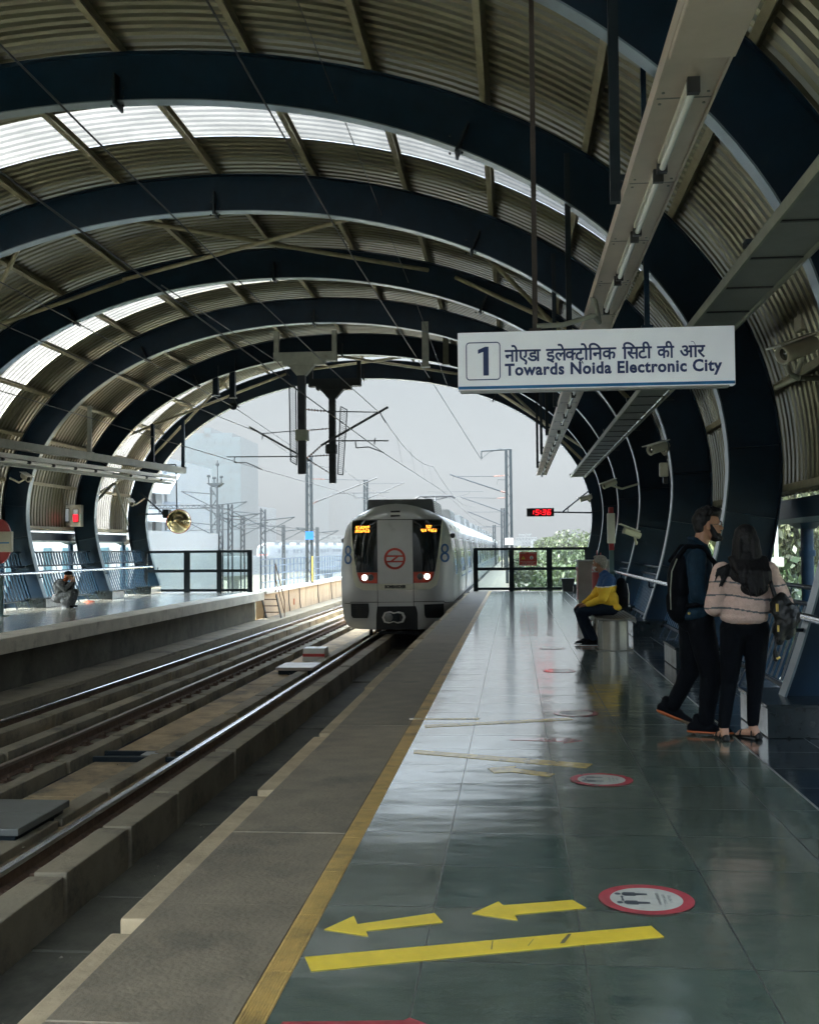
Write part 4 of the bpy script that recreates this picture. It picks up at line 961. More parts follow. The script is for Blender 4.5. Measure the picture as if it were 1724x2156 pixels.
# ================================================================ OVERHEAD LINE SUPPORTS
def insulator(mb, p, q, r=.045, n=6):
    p, q = Vector(p), Vector(q); mb.tube(p, q, .014, n=8); d = q-p
    for i in range(n):
        c = p + d*(.18+.64*i/(n-1)); u = d.normalized(); mb.tube(c-u*.008, c+u*.008, r, r*.6, n=12)
def drop_tube(Y, x_l, x_r, xt, zt, zb, label, mcol):
    t = thing('drop_mast', (xt, Y, zt), label, 'mast')
    mb = MB()
    for x in (x_l+.06, x_r-.06): mb.bar((x, Y, zt+.12), (x, Y, 7.35), .12, .14, (0, 1, 0))
    mb.build('hanger_post', mcol, t)
    mb = MB(); mb.box(x_l, x_r, Y-.14, Y+.14, zt-.12, zt+.12); mb.box(x_l+.24, x_r-.30, Y-.16, Y+.16, zt-.22, zt-.12)
    for k in range(8): mb.tube((x_l+.3+k*.13, Y-.15, zt-.24), (x_l+.3+k*.13, Y-.15, zt-.1), .012, n=6)
    mb.add([(xt-.36, Y-.13, zt-.22), (xt+.36, Y-.13, zt-.22), (xt+.36, Y+.13, zt-.22), (xt-.36, Y+.13, zt-.22), (xt-.12, Y-.1, zt-.5), (xt+.12, Y-.1, zt-.5), (xt+.12, Y+.1, zt-.5), (xt-.12, Y+.1, zt-.5)],
           [(0,1,5,4),(1,2,6,5),(2,3,7,6),(3,0,4,7),(4,5,6,7)])
    mb.build('bracket', mcol, t)
    mb = MB(); mb.box(xt-.10, xt+.10, Y-.10, Y+.10, zb, zt-.5); mb.build('tube', 'mast', t); return t
YT, YU = 28.7, 33.55
pT = lambda x, y: at(x, y, YT); pU = lambda x, y: at(x, y, YU)
zA = pT(643, 752).z; ta = drop_tube(YT, pT(578, 750).x, pT(709, 750).x, pT(636, 900).x, zA, pT(632, 998).z, 'left drop mast hung from a beige yoke under the arches', 'olive')
zB = pU(705, 806).z; tb = drop_tube(YU, pU(651, 800).x, pU(760, 800).x, pU(700, 900).x, zB, pU(700, 1017).z, 'right drop mast hung from a dark yoke under the arches', 'mast')
def plate(root, f, a, b, Y, m):
    p, q = f(*a), f(*b); mb = MB(); mb.bbox(p.x, q.x, Y-.17, Y+.14, q.z, p.z, .008)
    for k in (.3, .6): mb.box(p.x+.02, q.x-.02, Y-.176, Y-.171, q.z+(p.z-q.z)*k, q.z+(p.z-q.z)*k+.012)
    return mb.build('plate_box', m, root)
plate(ta, pT, (624, 906), (649, 928), YT, 'olive'); plate(tb, pU, (687, 936), (709, 955), YU, 'mast')
def guard_strip(root, f, quad, y, nm='climb_guard'):
    P = [f(*q) for q in quad]; mb = MB()
    for a, b in zip(P, P[1:]+P[:1]): mb.tube(a, b, .017, n=6)
    n = 34
    for i in range(1, n):
        k = i/n; a = P[0]+(P[3]-P[0])*k; b = P[1]+(P[2]-P[1])*(k+.004); mb.tube(a, b, .007, n=4)
    mb.build(nm, 'navy_dark', root)
guard_strip(ta, pT, [(609, 807), (623, 816), (625, 979), (612, 971)], YT)
guard_strip(tb, pU, [(717, 856), (731, 863), (722, 1000), (711, 998)], YU)
def arm(Y, f, name, label, tubes, thin, ins):
    t = thing('cantilever_arm', f(*tubes[0][0]), label, 'arm', 'cantilever arms of the overhead line')
    mb = MB()
    for a, b, r in tubes: mb.tube(f(*a), f(*b), r)
    mb.build('tube', 'wire', t)
    if thin:
        mb = MB()
        for pts in thin: mb.path([f(*p) for p in pts], .016, n=6)
        mb.build('steady_arm', 'wire', t)
    mb = MB()
    for a, b in ins: insulator(mb, f(*a), f(*b))
    mb.build('insulator', 'ceramic', t); return t
arm(YT, pT, '', 'right cantilever arm of the drop masts reaching over the train', [((676, 938), (817, 857), .032), ((690, 866), (800, 868), .015), ((702, 928), (818, 928), .018)],
    [[(748, 928), (750, 943), (776, 941), (808, 953)], [(800, 868), (806, 880), (812, 890)], [(788, 936), (790, 922)]], [((641, 862), (692, 866)), ((646, 965), (678, 937))])
arm(YU, pU, '', 'left cantilever arm of the drop masts reaching over the left track', [((654, 971), (525, 899), .032), ((646, 905), (552, 913), .015), ((640, 961), (478, 962), .018)],
    [[(494, 962), (494, 974), (519, 974), (552, 988)], [(554, 913), (552, 925)]], [((694, 902), (648, 906)), ((694, 996), (652, 970)), ((696, 958), (650, 961))])
# wires
def wire(pts, label, r=.008, name='overhead_wire'):
    t = MB(); t.path(pts, r, n=6); o = t.build(name, 'wire'); tag(o, label, 'wire', 'wires of the overhead line'); return o
def sagline(p, q, n, sag):
    p, q = Vector(p), Vector(q); return [p+(q-p)*i/n - Vector((0, 0, sag*4*(i/n)*(1-i/n))) for i in range(n+1)]
c1 = pT(808, 954); m1 = pT(801, 871); c2 = pU(552, 989); m2 = pU(553, 914)
P47 = lambda x, y: at(x, y, 47.6)
wire([(c1.x, -5, c1.z+.03), c1, (c1.x+.25, 47.6, c1.z+.02), (c1.x-.1, 95, c1.z), (c1.x, 180, c1.z)], 'contact wire above the train track', .009)
wire([(m1.x, -5, m1.z-.1)] + sagline((m1.x, 0, m1.z), m1, 6, .12) + sagline(m1, (m1.x, 47.6, m1.z), 8, .35)[1:] + sagline((m1.x, 47.6, m1.z), (m1.x, 95, m1.z), 8, .6)[1:], 'sagging messenger wire above the train track', .009)
wire([(c2.x-.3, -5, c2.z+.05), (c2.x-.2, 15, c2.z+.03), c2, (c2.x+.4, 47.6, c2.z-.02), (c2.x, 95, c2.z), (c2.x, 160, c2.z)], 'contact wire above the left track', .009)
wire(sagline((m2.x, 0, m2.z), m2, 6, .12) + sagline(m2, (m2.x+.2, 47.6, m2.z), 8, .35)[1:] + sagline((m2.x+.2, 47.6, m2.z), (m2.x, 95, m2.z), 8, .6)[1:], 'sagging messenger wire above the left track', .009)
for k, (yy, dz) in enumerate(((32.5, .0), (36.8, 0), (41, 0), (45, 0))):
    wire([(m1.x+.02, yy, m1.z - .2), (c1.x+.1, yy, c1.z+.02)], 'thin vertical dropper between the wires over the train, number %s from the mast' % ('one', 'two', 'three', 'four')[k] if False else 'thin vertical dropper between the messenger and contact wires over the train', .005, 'dropper_wire')
f1 = at(905, 797, 38.4)
wire([(-3.15, 3, 7.25), (-3.05, 20, 7.15), (f1.x, 38.3, f1.z), P47(1013, 968)], 'thick wire running under the arch crowns to an insulator on the end arch', .014)
f2 = at(860, 595, 23.85); wire([(f2.x-.02, 3, f2.z+.1), f2, (f2.x+.0, 38.3, f2.z-.2)], 'thin wire under the arch crowns nearer the right platform', .007)
f3 = at(491, 856, 33.6); wire([(f3.x-.2, 5, f3.z+.35), f3 + Vector((0, 0, 0)), P47(648, 962)], 'wire from the insulator on the left drop post to the left mast', .012)
wire([at(340, 600, 20), at(585, 762, 28.6), at(610, 792, 28.7)], 'slanting stay wire reaching the left drop mast', .012)
def wire_end(p, label):
    t = thing('wire_insulator', p, label, 'insulator'); mb = MB(); p = Vector(p)
    for k in range(4): mb.lathe(p+Vector((0, (k-1.5)*.07, 0)), [(0, -.012), (.10, -.01), (.04, .02), (0, .02)], (0, 1, 0), 14)
    mb.tube(p-Vector((0, .2, 0)), p+Vector((0, .2, 0)), .02); mb.tube(p+Vector((0, 0, .25)), p, .012); mb.build('disc', 'navy_dark', t)
wire_end(f3, 'dark round insulator hanging below a post on the left of the opening'); wire_end(f1, 'small insulator on the end arch right of the crown')
# stub posts hanging from the ribs
for (x, y0, y1, Y, m, lb) in ((455, 780, 831, 33.55, 'navy', 'short dark post hung from a left arch, left one of the pair'), (490, 765, 836, 33.55, 'navy', 'short dark post hung from a left arch above the round insulator'),
                              (895, 690, 771, 28.7, 'olive', 'short pale post hung from an arch left of the sign board'), (938, 700, 766, 33.4, 'olive', 'short pale post nearest the left end of the sign board')):
    p, q = at(x, y0, Y), at(x, y1, Y); t = thing('hanger_stub', q, lb, 'post', 'stub posts hung from the arches')
    mb = MB(); mb.bar((p.x, Y, q.z), (p.x, Y, p.z+.15), .17, .17, (0, 1, 0)); mb.build('post', m, t); mb = MB(); mb.box(p.x-.12, p.x+.12, Y-.12, Y+.12, q.z-.03, q.z); mb.build('foot_plate', m, t)
# masts outside
def catenary_mast(x, Y, zb, zt, label, name='catenary_mast', w_=.22, lattice=True, m='mast', wide=.12):
    t = thing(name, (x, Y, zb), label, 'mast', 'masts carrying the overhead line')
    mb = MB(); s_ = w_/2; 
    for a in (-1, 1): mb.bar((x+a*s_, Y, zb), (x+a*s_*.85, Y, zt), wide, .10, (0, 1, 0))
    if lattice:
        z = zb+.3; k = 0
        while z < zt-.5: mb.bar((x-s_*(1 if k % 2 else -1), Y, z), (x+s_*(1 if k % 2 else -1), Y, z+.42), .02, .05, (0, 1, 0)); z += .42; k += 1
    mb.build('column', m, t); return t
p = at(652, 1212, 47.6); t = catenary_mast(p.x, 47.6, .02, at(647, 962, 47.6).z, 'tall dark mast on the left parapet outside the arch, with a blue plate')
mb = MB(); a, b = at(643, 1119, 47.4), at(660, 1136, 47.4); mb.box(a.x, b.x, 47.4, 47.43, b.z, a.z); mb.build('blue_plate', 'digit_blue', t)
mb = MB(); mb.box(p.x+.15, p.x+.19, 47.4, 47.45, .1, 1.2); mb.build('cable_guard', 'yellow_paint', t)
arm(47.6, P47, '', 'cantilever arm of the tall left mast outside the arch', [((657, 1061), (745, 1011), .03), ((690, 978+0), (735, 978), .014), ((666, 1048), (725, 1048), .0001)] and [((664, 1057), (794, 1006), .028), ((684, 1009), (775, 1011), .014), ((700, 1039), (820, 1037), .015)],
    [[(745, 1037), (746, 1049), (770, 1047)]], [((655, 1008), (684, 1009)), ((655, 1062), (672, 1053))])
p = at(1072, 1148, 47.6); t = catenary_mast(p.x, 47.6, -.1, at(1071, 946, 47.6).z, 'tall mast right of the train behind the fence')
mb = MB(); mb.path([at(1075, 946, 47.6), at(1013, 950, 47.6), at(1013, 966, 47.6)], .03); mb.path([at(1013, 966, 47.6), at(1030, 952, 47.6), at(1052, 945, 47.6), at(1068, 948, 47.6)], .012); mb.build('top_bracket', 'mast', t)
mb = MB(); a, b = at(1063, 1133, 47.4), at(1080, 1147, 47.4); mb.box(a.x, b.x, 47.3, 47.42, b.z, a.z); mb.build('white_plate', 'white_paint', t)
arm(47.6, P47, '', 'upper cantilever arm of the right mast', [((1066, 1038), (947, 999), .028), ((1040, 1003), (957, 1003), .014)], [[(955, 1001), (953, 1010)], [(1066, 1010), (1048, 1010), (1046, 1020)]], [((1066, 1001), (1038, 1003)), ((1066, 1038), (1052, 1034))])
P60 = lambda x, y: at(x, y, 62)
arm(62, P60, '', 'lower cantilever arm reaching over the train from the right mast', [((1066, 1080), (970, 1047), .028), ((1062, 1049), (975, 1048), .014), ((1060, 1034+6), (930, 1069), .0001)] and [((1066, 1080), (970, 1047), .028), ((1062, 1049), (975, 1048), .014)], [[(990, 1034), (985, 1040), (958, 1047)], [(900, 1036), (1017, 1035)]], [((1066, 1048), (1044, 1049))])
for (x, Y, yt, lb) in ((1040, 100, 1105, 'thin mast just left of the tall right mast, above the train roofs'), (1058, 75, 1070, 'slim mast close against the tall right mast'), (770, 66, 1010, 'mast rising behind the front of the train roof')):
    p = at(x, yt, Y); t = catenary_mast(p.x, Y, -1.4 if x != 770 else .0, p.z, lb, w_=.2)
    mb = MB(); s_ = 1 if x == 770 else -1; mb.tube((p.x, Y, p.z-1.2), (p.x+s_*2.4, Y, p.z-.2), .03); mb.tube((p.x, Y, p.z-.25), (p.x+s_*2.2, Y, p.z-.25), .015); mb.tube((p.x, Y, p.z-1.25), (p.x+s_*3, Y, p.z-1.25), .02); mb.build('arm', 'wire', t)

# ================================================================ METRO TRAIN
TX, TY, NC, CLN = -3.38, 31.0, 4, 22.2
HW = [(-.80, 1.28), (-.72, 1.42), (-.5, 1.53), (-.1, 1.585), (.4, 1.60), (.9, 1.60), (1.4, 1.575), (1.8, 1.525), (2.05, 1.47), (2.2, 1.41), (2.35, 1.30), (2.48, 1.13), (2.60, .90), (2.70, .62), (2.77, .32), (2.80, .0)]
HW = [(a, b*1.022) for a, b in HW]
def hw(z):
    for (a, b), (c, d) in zip(HW, HW[1:]):
        if z <= c: return b + (d-b)*max(0, (z-a))/(c-a)
    return 0.0
def yfront(x, z):
    h = max(hw(z), .05); u = min(1, abs(x-TX)/max(h, .9)); v = max(0, (z-1.9)/.9)
    return TY + .50*u**5 + .05*u*u + .10*max(0, (z-.6)/2.2)**2 + .30*v**4
train = thing('metro_train', (TX, TY, -1.1), 'grey metro train with two lit headlights arriving at the right platform', 'train')
def front_plate(poly, off, name, m, parent, step=.10, thick=0.0, holes=None):
    # polygon in (x, z), cut into small cells and laid over the curved nose
    bm = bmesh.new(); vs = [bm.verts.new((x, 0, z)) for x, z in poly]; bm.faces.new(vs)
    xs = [p[0] for p in poly]; zs = [p[1] for p in poly]
    x = min(xs)+step
    while x < max(xs): bmesh.ops.bisect_plane(bm, geom=bm.verts[:]+bm.edges[:]+bm.faces[:], plane_co=(x, 0, 0), plane_no=(1, 0, 0)); x += step
    z = min(zs)+step
    while z < max(zs): bmesh.ops.bisect_plane(bm, geom=bm.verts[:]+bm.edges[:]+bm.faces[:], plane_co=(0, 0, z), plane_no=(0, 0, 1)); z += step
    for v in bm.verts: v.co.y = yfront(v.co.x, v.co.z) - off
    bmesh.ops.recalc_face_normals(bm, faces=bm.faces[:])
    if sum((f.normal.y for f in bm.faces)) > 0: bmesh.ops.reverse_faces(bm, faces=bm.faces[:])
    mb = MB(); mb.bm(bm, True); return mb.build(name, m, parent)
# body shell
def ring_pts():
    out = [(-hw(z), z) for z, h in HW]; fine = []
    pts = [(-h, z) for z, h in HW] + [(h, z) for z, h in HW[::-1][1:]]
    for (a, b), (c, d) in zip(pts, pts[1:]):
        n = max(1, int(math.hypot(c-a, d-b)/.12))
        for k in range(n): fine.append((a+(c-a)*k/n, b+(d-b)*k/n))
    fine.append(pts[-1]); return fine
RG = ring_pts()
mb = MB(); mb.smooth = True
rows = [[(TX+x*s_, yfront(TX+x*s_, z if s_ == 1 else z) if s_ > .99 else None, z) for x, z in RG] for s_ in (1,)]
# nose grid: fan of concentric rings towards a centre line
zc = .9; K = 14; G = []
for k in range(K+1):
    s_ = k/K; row = []
    for x, z in RG: xx, zz = x*s_, zc + (z-zc)*s_; row.append((TX+xx, yfront(TX+xx, zz), zz))
    xx = RG[0][0]*s_; n = 12
    for q in range(1, n): row.append((TX + RG[-1][0]*s_ + (RG[0][0]-RG[-1][0])*s_*q/n, yfront(TX + RG[-1][0]*s_*(1-2*q/n), zc+(-.8-zc)*s_), zc+(-.8-zc)*s_))
    row.append(row[0]); G.append(row)
nose = MB(); nose.smooth = True; nose.grid(G)
last = G[-1]; nose.grid([last] + [[(x, TY+.75+q*.25, z) for x, y, z in last] for q in range(1, 3)])
bd = nose.build('nose', 'train_body', train, recalc=True)
c0 = TY+1.0
def car(y0, y1, idx):
    mb = MB(); mb.smooth = True
    rr = [(TX+x, z) for x, z in RG]; mb.grid([[(x, y0, z) for x, z in rr], [(x, y1, z) for x, z in rr]]); mb.smooth = False
    mb.add([(x, y1, z) for x, z in rr], [tuple(range(len(rr)))]); 
    if idx: mb.add([(x, y0, z) for x, z in rr], [tuple(range(len(rr)))])
    mb.add([(TX-1.28, y0, -.8), (TX+1.28, y0, -.8), (TX+1.28, y1, -.8), (TX-1.28, y1, -.8)], [(0,1,2,3)])
    c = mb.build('car_body', 'train_silver', train, recalc=False)
    L_ = y1-y0; nd = 4
    for s_ in (1, -1):
        def strip(name, ya, yb, z0, z1, off, m, n=6, par=c):
            q = MB(); q.smooth = True
            q.grid([[(TX + s_*(hw(z0+(z1-z0)*k/n)+off), yy, z0+(z1-z0)*k/n) for k in range(n+1)] for yy in (ya, yb)]); 
            return q.build(name, m, par)
        strip('cantrail_band', y0+.05, y1-.05, 2.03, 2.30, .006, 'train_band')
        strip('window_band', y0+.5, y1-.3, .72, 1.86, .003, 'glass_dark')
        strip('skirt_line', y0+.05, y1-.05, -.08, -.03, .006, 'black')
        q = MB()
        for k in range(9):
            yy = y0+1.2+k*2.4; z = 2.16; x = TX+s_*(hw(z)+.004); q.lathe((x, yy, z), [(0, .012), (.06, .012), (.065, 0)], (s_, 0, .45), 12)
        q.build('vent', 'black', c)
        for d in range(nd):
            yc = y0 + L_*(d+.5)/nd + (.15 if d == 0 else 0)
            dr = strip('door', yc-.72, yc+.72, .02, 1.98, .018, 'train_silver')
            strip('door_seam', yc-.012, yc+.012, .02, 1.98, .022, 'black', par=dr)
            for e in (-.745, .745): strip('door_frame', yc+e-.06, yc+e+.06, .0, 2.02, .04, 'navy_dark', par=dr)
            for e in (-.56, .16): strip('door_window', yc+e, yc+e+.40, .85, 1.78, .024, 'glass_dark', par=dr)
            # pier panels between window and door
            strip('pier_panel', yc+.78, yc+1.25, .70, 1.95, .012, 'train_silver'); strip('pier_panel', yc-1.25, yc-.78, .70, 1.95, .012, 'train_silver')
            strip('body_stripe', yc+1.3, yc+L_/nd-1.3, .56, .60, .008, 'digit_blue') if d < nd-1 else None
    # roof units
    for ya, yb, zz in ((y0+1.0, y0+4.6, 3.0), (y0+9.6, y0+13.0, 2.98), (y1-4.4, y1-1.4, 3.02)):
        q = MB(); q.prism([(TX-1.06, 2.42), (TX+1.02, 2.42), (TX+.95, zz-.04), (TX+.90, zz), (TX-1.0, zz), (TX-1.04, zz-.04)], 'y', ya, yb); u = q.build('roof_unit', 'train_dark_grey', c, recalc=True)
        q = MB()
        for s_ in (1, -1):
            for g in range(3):
                for k in range(7):
                    yy = ya+.25+g*1.0; z = 2.52+k*.062; x = TX+s_*(1.02-.07*(z-2.42)/.56+.006)
                    q.box(min(x, x-s_*.02), max(x, x-s_*.02), yy, yy+.8, z, z+.03)
        q.build('louvre', 'train_silver', u)
    # bogies
    for yy in (y0+3.0, y1-3.0):
        q = MB(); q.bbox(TX-1.1, TX+1.1, yy-1.5, yy+1.5, -.98, -.72, .03); b = q.build('bogie', 'black', c)
        for dy in (-1.1, 1.1):
            for s_ in (-1, 1):
                q = MB(); q.lathe((TX+s_*.84-.065, yy+dy, -.67), [(0, 0), (.43, 0), (.43, .13), (0, .13)], (1, 0, 0), 28); q.build('wheel', 'rust', b)
    return c
for i in range(NC):
    y0 = TY+1.0 + i*(CLN+.55) if i else TY+1.0; car(y0, TY+1.0+i*(CLN+.55)+CLN, i)
    if i: 
        mb = MB(); mb.bbox(TX-1.25, TX+1.25, y0-.55, y0+.02, -.6, 2.35, .05); mb.build('gangway', 'rubber', train)
X = lambda px: at(px, 1160, TY).x
Zf = lambda py: CAMZ + (1155-py)/2300*TY/1.0*1.0
def fx(zx): return TX + (zx-612)/1724*470*.78364*TY/2300*1.0      # nose drawing units to metres
def fz(zy): return CAMZ - ((1034.4+zy*.21363)-1155.2)/2300*TY
def FP(pts): return [(fx(a), fz(b)) for a, b in pts]
# pale band wrapping under the windscreens, then the black windscreens and red lamp housings
front_plate(FP([(150, 280), (165, 280), (172, 420), (215, 780), (240, 880), (285, 912), (437, 912), (437, 978), (290, 976), (215, 940), (182, 860), (168, 700), (155, 420)]), .004, 'pale_band', 'train_band', train, .08)
front_plate(FP([(1077, 280), (1064, 280), (1050, 440), (1012, 780), (985, 870), (930, 905), (790, 908), (790, 974), (955, 970), (1020, 930), (1042, 850), (1058, 700), (1072, 420)]), .004, 'pale_band', 'train_band', train, .08)
wsl = front_plate(FP([(163, 283), (433, 283), (433, 797), (226, 797), (195, 640), (172, 430)]), .010, 'windscreen', 'glass_dark', train, .1)
wsr = front_plate(FP([(1070, 283), (787, 283), (787, 797), (1002, 797), (1032, 640), (1058, 430)]), .010, 'windscreen', 'glass_dark', train, .1)
hl = front_plate(FP([(230, 800), (433, 800), (433, 908), (290, 905), (258, 880), (240, 840)]), .014, 'lamp_housing', 'train_red', train, .06)
hr = front_plate(FP([(998, 797), (792, 797), (792, 906), (935, 902), (972, 878), (990, 840)]), .014, 'lamp_housing', 'train_red', train, .06)
dp = front_plate(FP([(434, 278), (787, 278), (793, 1092), (440, 1092)]), .016, 'emergency_door', 'train_body', train, .12)
front_plate(FP([(435, 912), (792, 912), (792, 974), (436, 974)]), .020, 'pale_band', 'train_band', dp, .12)
for a, b in (((430, 276), (437, 1098)), ((786, 276), (796, 1098)), ): pass
front_plate(FP([(429, 276), (435, 276), (440, 1136), (434, 1136)]), .018, 'seam', 'black', train, .15); front_plate(FP([(786, 276), (792, 276), (798, 1136), (792, 1136)]), .018, 'seam', 'black', train, .15)
front_plate(FP([(160, 274), (1072, 274), (1072, 281), (160, 281)]), .018, 'seam', 'black', train, .15)
front_plate(FP([(82, 1107), (145, 1107), (160, 1092), (1085, 1086), (1098, 1101), (1190, 1101), (1190, 1107), (1096, 1107), (1083, 1093), (162, 1099), (147, 1113), (82, 1113)]), .012, 'seam', 'black', train, .15)
# headlights
def on_front(zx, zy, off): x, z = fx(zx), fz(zy); return Vector((x, yfront(x, z)-off, z))
for zx, m, nm, h in ((307, 'lamp_white', 'headlight', hl), (367, 'lamp_grey', 'side_lamp', hl), (928, 'lamp_white', 'headlight', hr), (861, 'lamp_grey', 'side_lamp', hr)):
    c = on_front(zx, 850 if zx < 600 else 842, .016); mb = MB(); mb.lathe(c, [(0, .03), (.05, .028), (.075, .012), (.08, 0)], (0, -1, 0), 24); mb.build(nm, m, h)
    mb = MB(); mb.lathe(c, [(.08, -.01), (.08, .012), (.094, .012), (.094, -.01)], (0, -1, 0), 24); mb.build('bezel', 'grey_steel', h)
# destination displays
for (za, zb2, par) in ((208, 358, wsl), (872, 1015, wsr)):
    mb = MB(); random.seed(int(za))
    for row, (v0, v1) in enumerate(((336, 366), (372, 402))):
        u = za; 
        if row == 0 and za > 800: u = za+50; 
        end = zb2 if not (row == 0 and za > 800) else za+95
        while u < end:
            if random.random() < .86:
                for v in range(v0, v1, 6):
                    for uu in range(0, 10, 5):
                        if random.random() < .62:
                            p = on_front(u+uu, v, .020); q = on_front(u+uu+4.2, v+5, .020); mb.add([(p.x, p.y, p.z), (q.x, q.y, p.z), (q.x, q.y, q.z), (p.x, p.y, q.z)], [(0,1,2,3)])
            u += 14
    mb.build('display', 'led_orange', par)
# interior hints and wipers on windscreens
for par, pts in ((wsl, [(250, 780), (300, 600)]), (wsr, [(980, 780), (930, 610)])):
    mb = MB(); a, b = on_front(*pts[0], .035), on_front(*pts[1], .035); mb.tube(a, b, .010, n=6); mb.build('wiper', 'black', par)
# line emblem: ring with two bars joined by a slanted stroke
mb = MB(); n = 48; cc = (610, 665)
def emb(u, v): p = on_front(cc[0]+u, cc[1]+v, .024); return p
o1 = [emb(107*math.cos(2*math.pi*i/n), 107*math.sin(2*math.pi*i/n)) for i in range(n)]; o2 = [emb(84*math.cos(2*math.pi*i/n), 84*math.sin(2*math.pi*i/n)) for i in range(n)]
mb.add(o1+o2, [(i, (i+1) % n, n+(i+1) % n, n+i) for i in range(n)])
for P in ([(-82, -34), (84, -34), (82, -18), (-84, -18)], [(-82, 20), (82, 20), (78, 36), (-78, 36)], [(10, -18), (38, -18), (-14, 20), (-42, 20)]): mb.add([emb(*p) for p in P], [(0,1,2,3)])
mb.build('emblem', 'logo_red', dp)
mb = MB(); p = on_front(510, 958, .024); q = on_front(720, 958, .024); put_text(mb, 'BOMBARDIER', p, (1,0,0), (0,0,1), w=q.x-p.x, h=.098, bold=.05); mb.build('lettering', 'black', dp)
# figure eight on both corners
def eight(cx_, top, bot, w_, cut, parent):
    mb = MB(); hgt = bot-top; n = 28
    for (cy_, ry_, rx_) in ((top+hgt*.26, hgt*.26, w_*.42), (top+hgt*.73, hgt*.27, w_*.5)):
        o = [(cx_+rx_*math.cos(2*math.pi*i/n), cy_+ry_*math.sin(2*math.pi*i/n)) for i in range(n)]; k = .56
        i_ = [(cx_+rx_*k*.95*math.cos(2*math.pi*i/n), cy_+ry_*.62*math.sin(2*math.pi*i/n)) for i in range(n)]
        O = [on_front(min(max(u, 74), 1150), v, .012) for u, v in o]; I = [on_front(min(max(u, 74), 1150), v, .012) for u, v in i_]
        mb.add(O+I, [(i, (i+1) % n, n+(i+1) % n, n+i) for i in range(n)])
    mb.build('figure_eight', 'digit_blue', parent)
eight(128, 530, 718, 88, 0, bd); eight(1100, 520, 705, 88, 0, bd)
# grilles, coupler, apron
for pts in ([(158, 1108), (345, 1106), (350, 1180), (335, 1252), (180, 1255), (160, 1230)], [(895, 1118), (1085, 1114), (1088, 1240), (1070, 1255), (915, 1252), (900, 1225)]):
    g = front_plate(FP(pts), .016, 'grille_recess', 'black', train, .1); mb = MB()
    for k in range(6):
        zy = 1130+k*19; u0_ = pts[0][0]+14; p, q = on_front(u0_, zy, .03), on_front(u0_+155, zy, .03); mb.tube(p, q, .012, n=6)
    mb.build('grille_bar', 'navy_dark', g)
front_plate(FP([(432, 1136), (815, 1134), (832, 1200), (832, 1365), (418, 1365), (422, 1220)]), .014, 'coupler_recess', 'black', train, .12)
cpl = on_front(605, 1238, .30); mb = MB(); mb.bbox(cpl.x-.16, cpl.x+.16, cpl.y, cpl.y+.4, cpl.z-.12, cpl.z+.12, .03); mb.build('coupler', 'navy_dark', train)
mb = MB(); n = 8
out_ = [(-.33, .0), (-.26, .14), (-.12, .17), (0, .13), (.13, .16), (.27, .13), (.33, 0), (.27, -.14), (.12, -.17), (0, -.13), (-.13, -.17), (-.27, -.14)]
inn = [(x*.82, z*.78) for x, z in out_]; k = len(out_)
V_ = [(cpl.x+x, cpl.y-.02, cpl.z+z) for x, z in out_] + [(cpl.x+x, cpl.y-.02, cpl.z+z) for x, z in inn] + [(cpl.x+x, cpl.y+.12, cpl.z+z) for x, z in out_]
mb.add(V_, [(i, (i+1) % k, k+(i+1) % k, k+i) for i in range(k)] + [(i, 2*k+i, 2*k+(i+1) % k, (i+1) % k) for i in range(k)]); mb.build('coupler_ring', 'white_paint', train)
mb = MB(); mb.lathe(cpl+Vector((-.14, -.01, 0)), [(0, .06), (.05, .06), (.12, 0)], (0, -1, 0), 20); mb.build('coupler_cone', 'grey_steel', train); mb = MB(); mb.lathe(cpl+Vector((.14, .0, 0)), [(0, -.05), (.06, -.04), (.13, 0)], (0, -1, 0), 20); mb.build('coupler_cup', 'black', train)
mb = MB(); mb.bar((TX-.6, TY+.9, -.95), (TX+.6, TY+.9, -.95), .06, .08); mb.tube((TX-.84, TY+1, -1.04), (TX-.84, TY+1, -.7), .05); mb.tube((TX+.84, TY+1, -1.04), (TX+.84, TY+1, -.7), .05); mb.build('rail_guard', 'black', train)
# roof lamp
front_plate(FP([(566, 188), (660, 186), (662, 246), (568, 250)]), .012, 'roof_lamp', 'black', train, .1); c = on_front(614, 218, .03); mb = MB(); mb.bbox(c.x-.14, c.x+.14, c.y, c.y+.03, c.z-.035, c.z+.035, .01); mb.build('lamp_glass', 'white_paint', train)
# mirror camera pods at the cab corners
for s_, z in ((-1, 1.75), (1, 1.87)):
    mb = MB(); mb.lathe((TX+s_*1.60, TY+.9, z), [(0, -.13), (.05, -.12), (.075, -.05), (.075, .05), (.05, .1), (0, .1)], (0, -1, 0), 14); mb.build('camera_pod', 'train_dark_grey', train)
# pantograph
mb = MB(); y_ = TY+15.5; mb.path([(TX+.0, y_+1.2, 2.85), (TX+.05, y_+.2, 3.3), (TX, y_+.9, 3.72)], .04); mb.path([(TX-.3, y_+1, 2.85), (TX-.1, y_+.2, 3.3)], .03)
mb.path([(TX-.85, y_+.9, 3.66), (TX-.7, y_+.9, 3.75), (TX+.7, y_+.9, 3.75), (TX+.85, y_+.9, 3.66)], .045); mb.path([(TX-.5, y_+.9, 3.7), (TX, y_+.85, 3.6), (TX+.5, y_+.9, 3.7)], .02); mb.build('pantograph', 'black', train)
# ================================================================ OUTSIDE
GZ = -13.0
mb = MB(); mb.add([(-2600, -120, GZ), (2600, -120, GZ), (2600, 2200, GZ), (-2600, 2200, GZ)], [(0,1,2,3)]); g = mb.build('ground', 'ground_mat', fix=False); tag(g, 'hazy ground far below the viaduct', kind='structure')
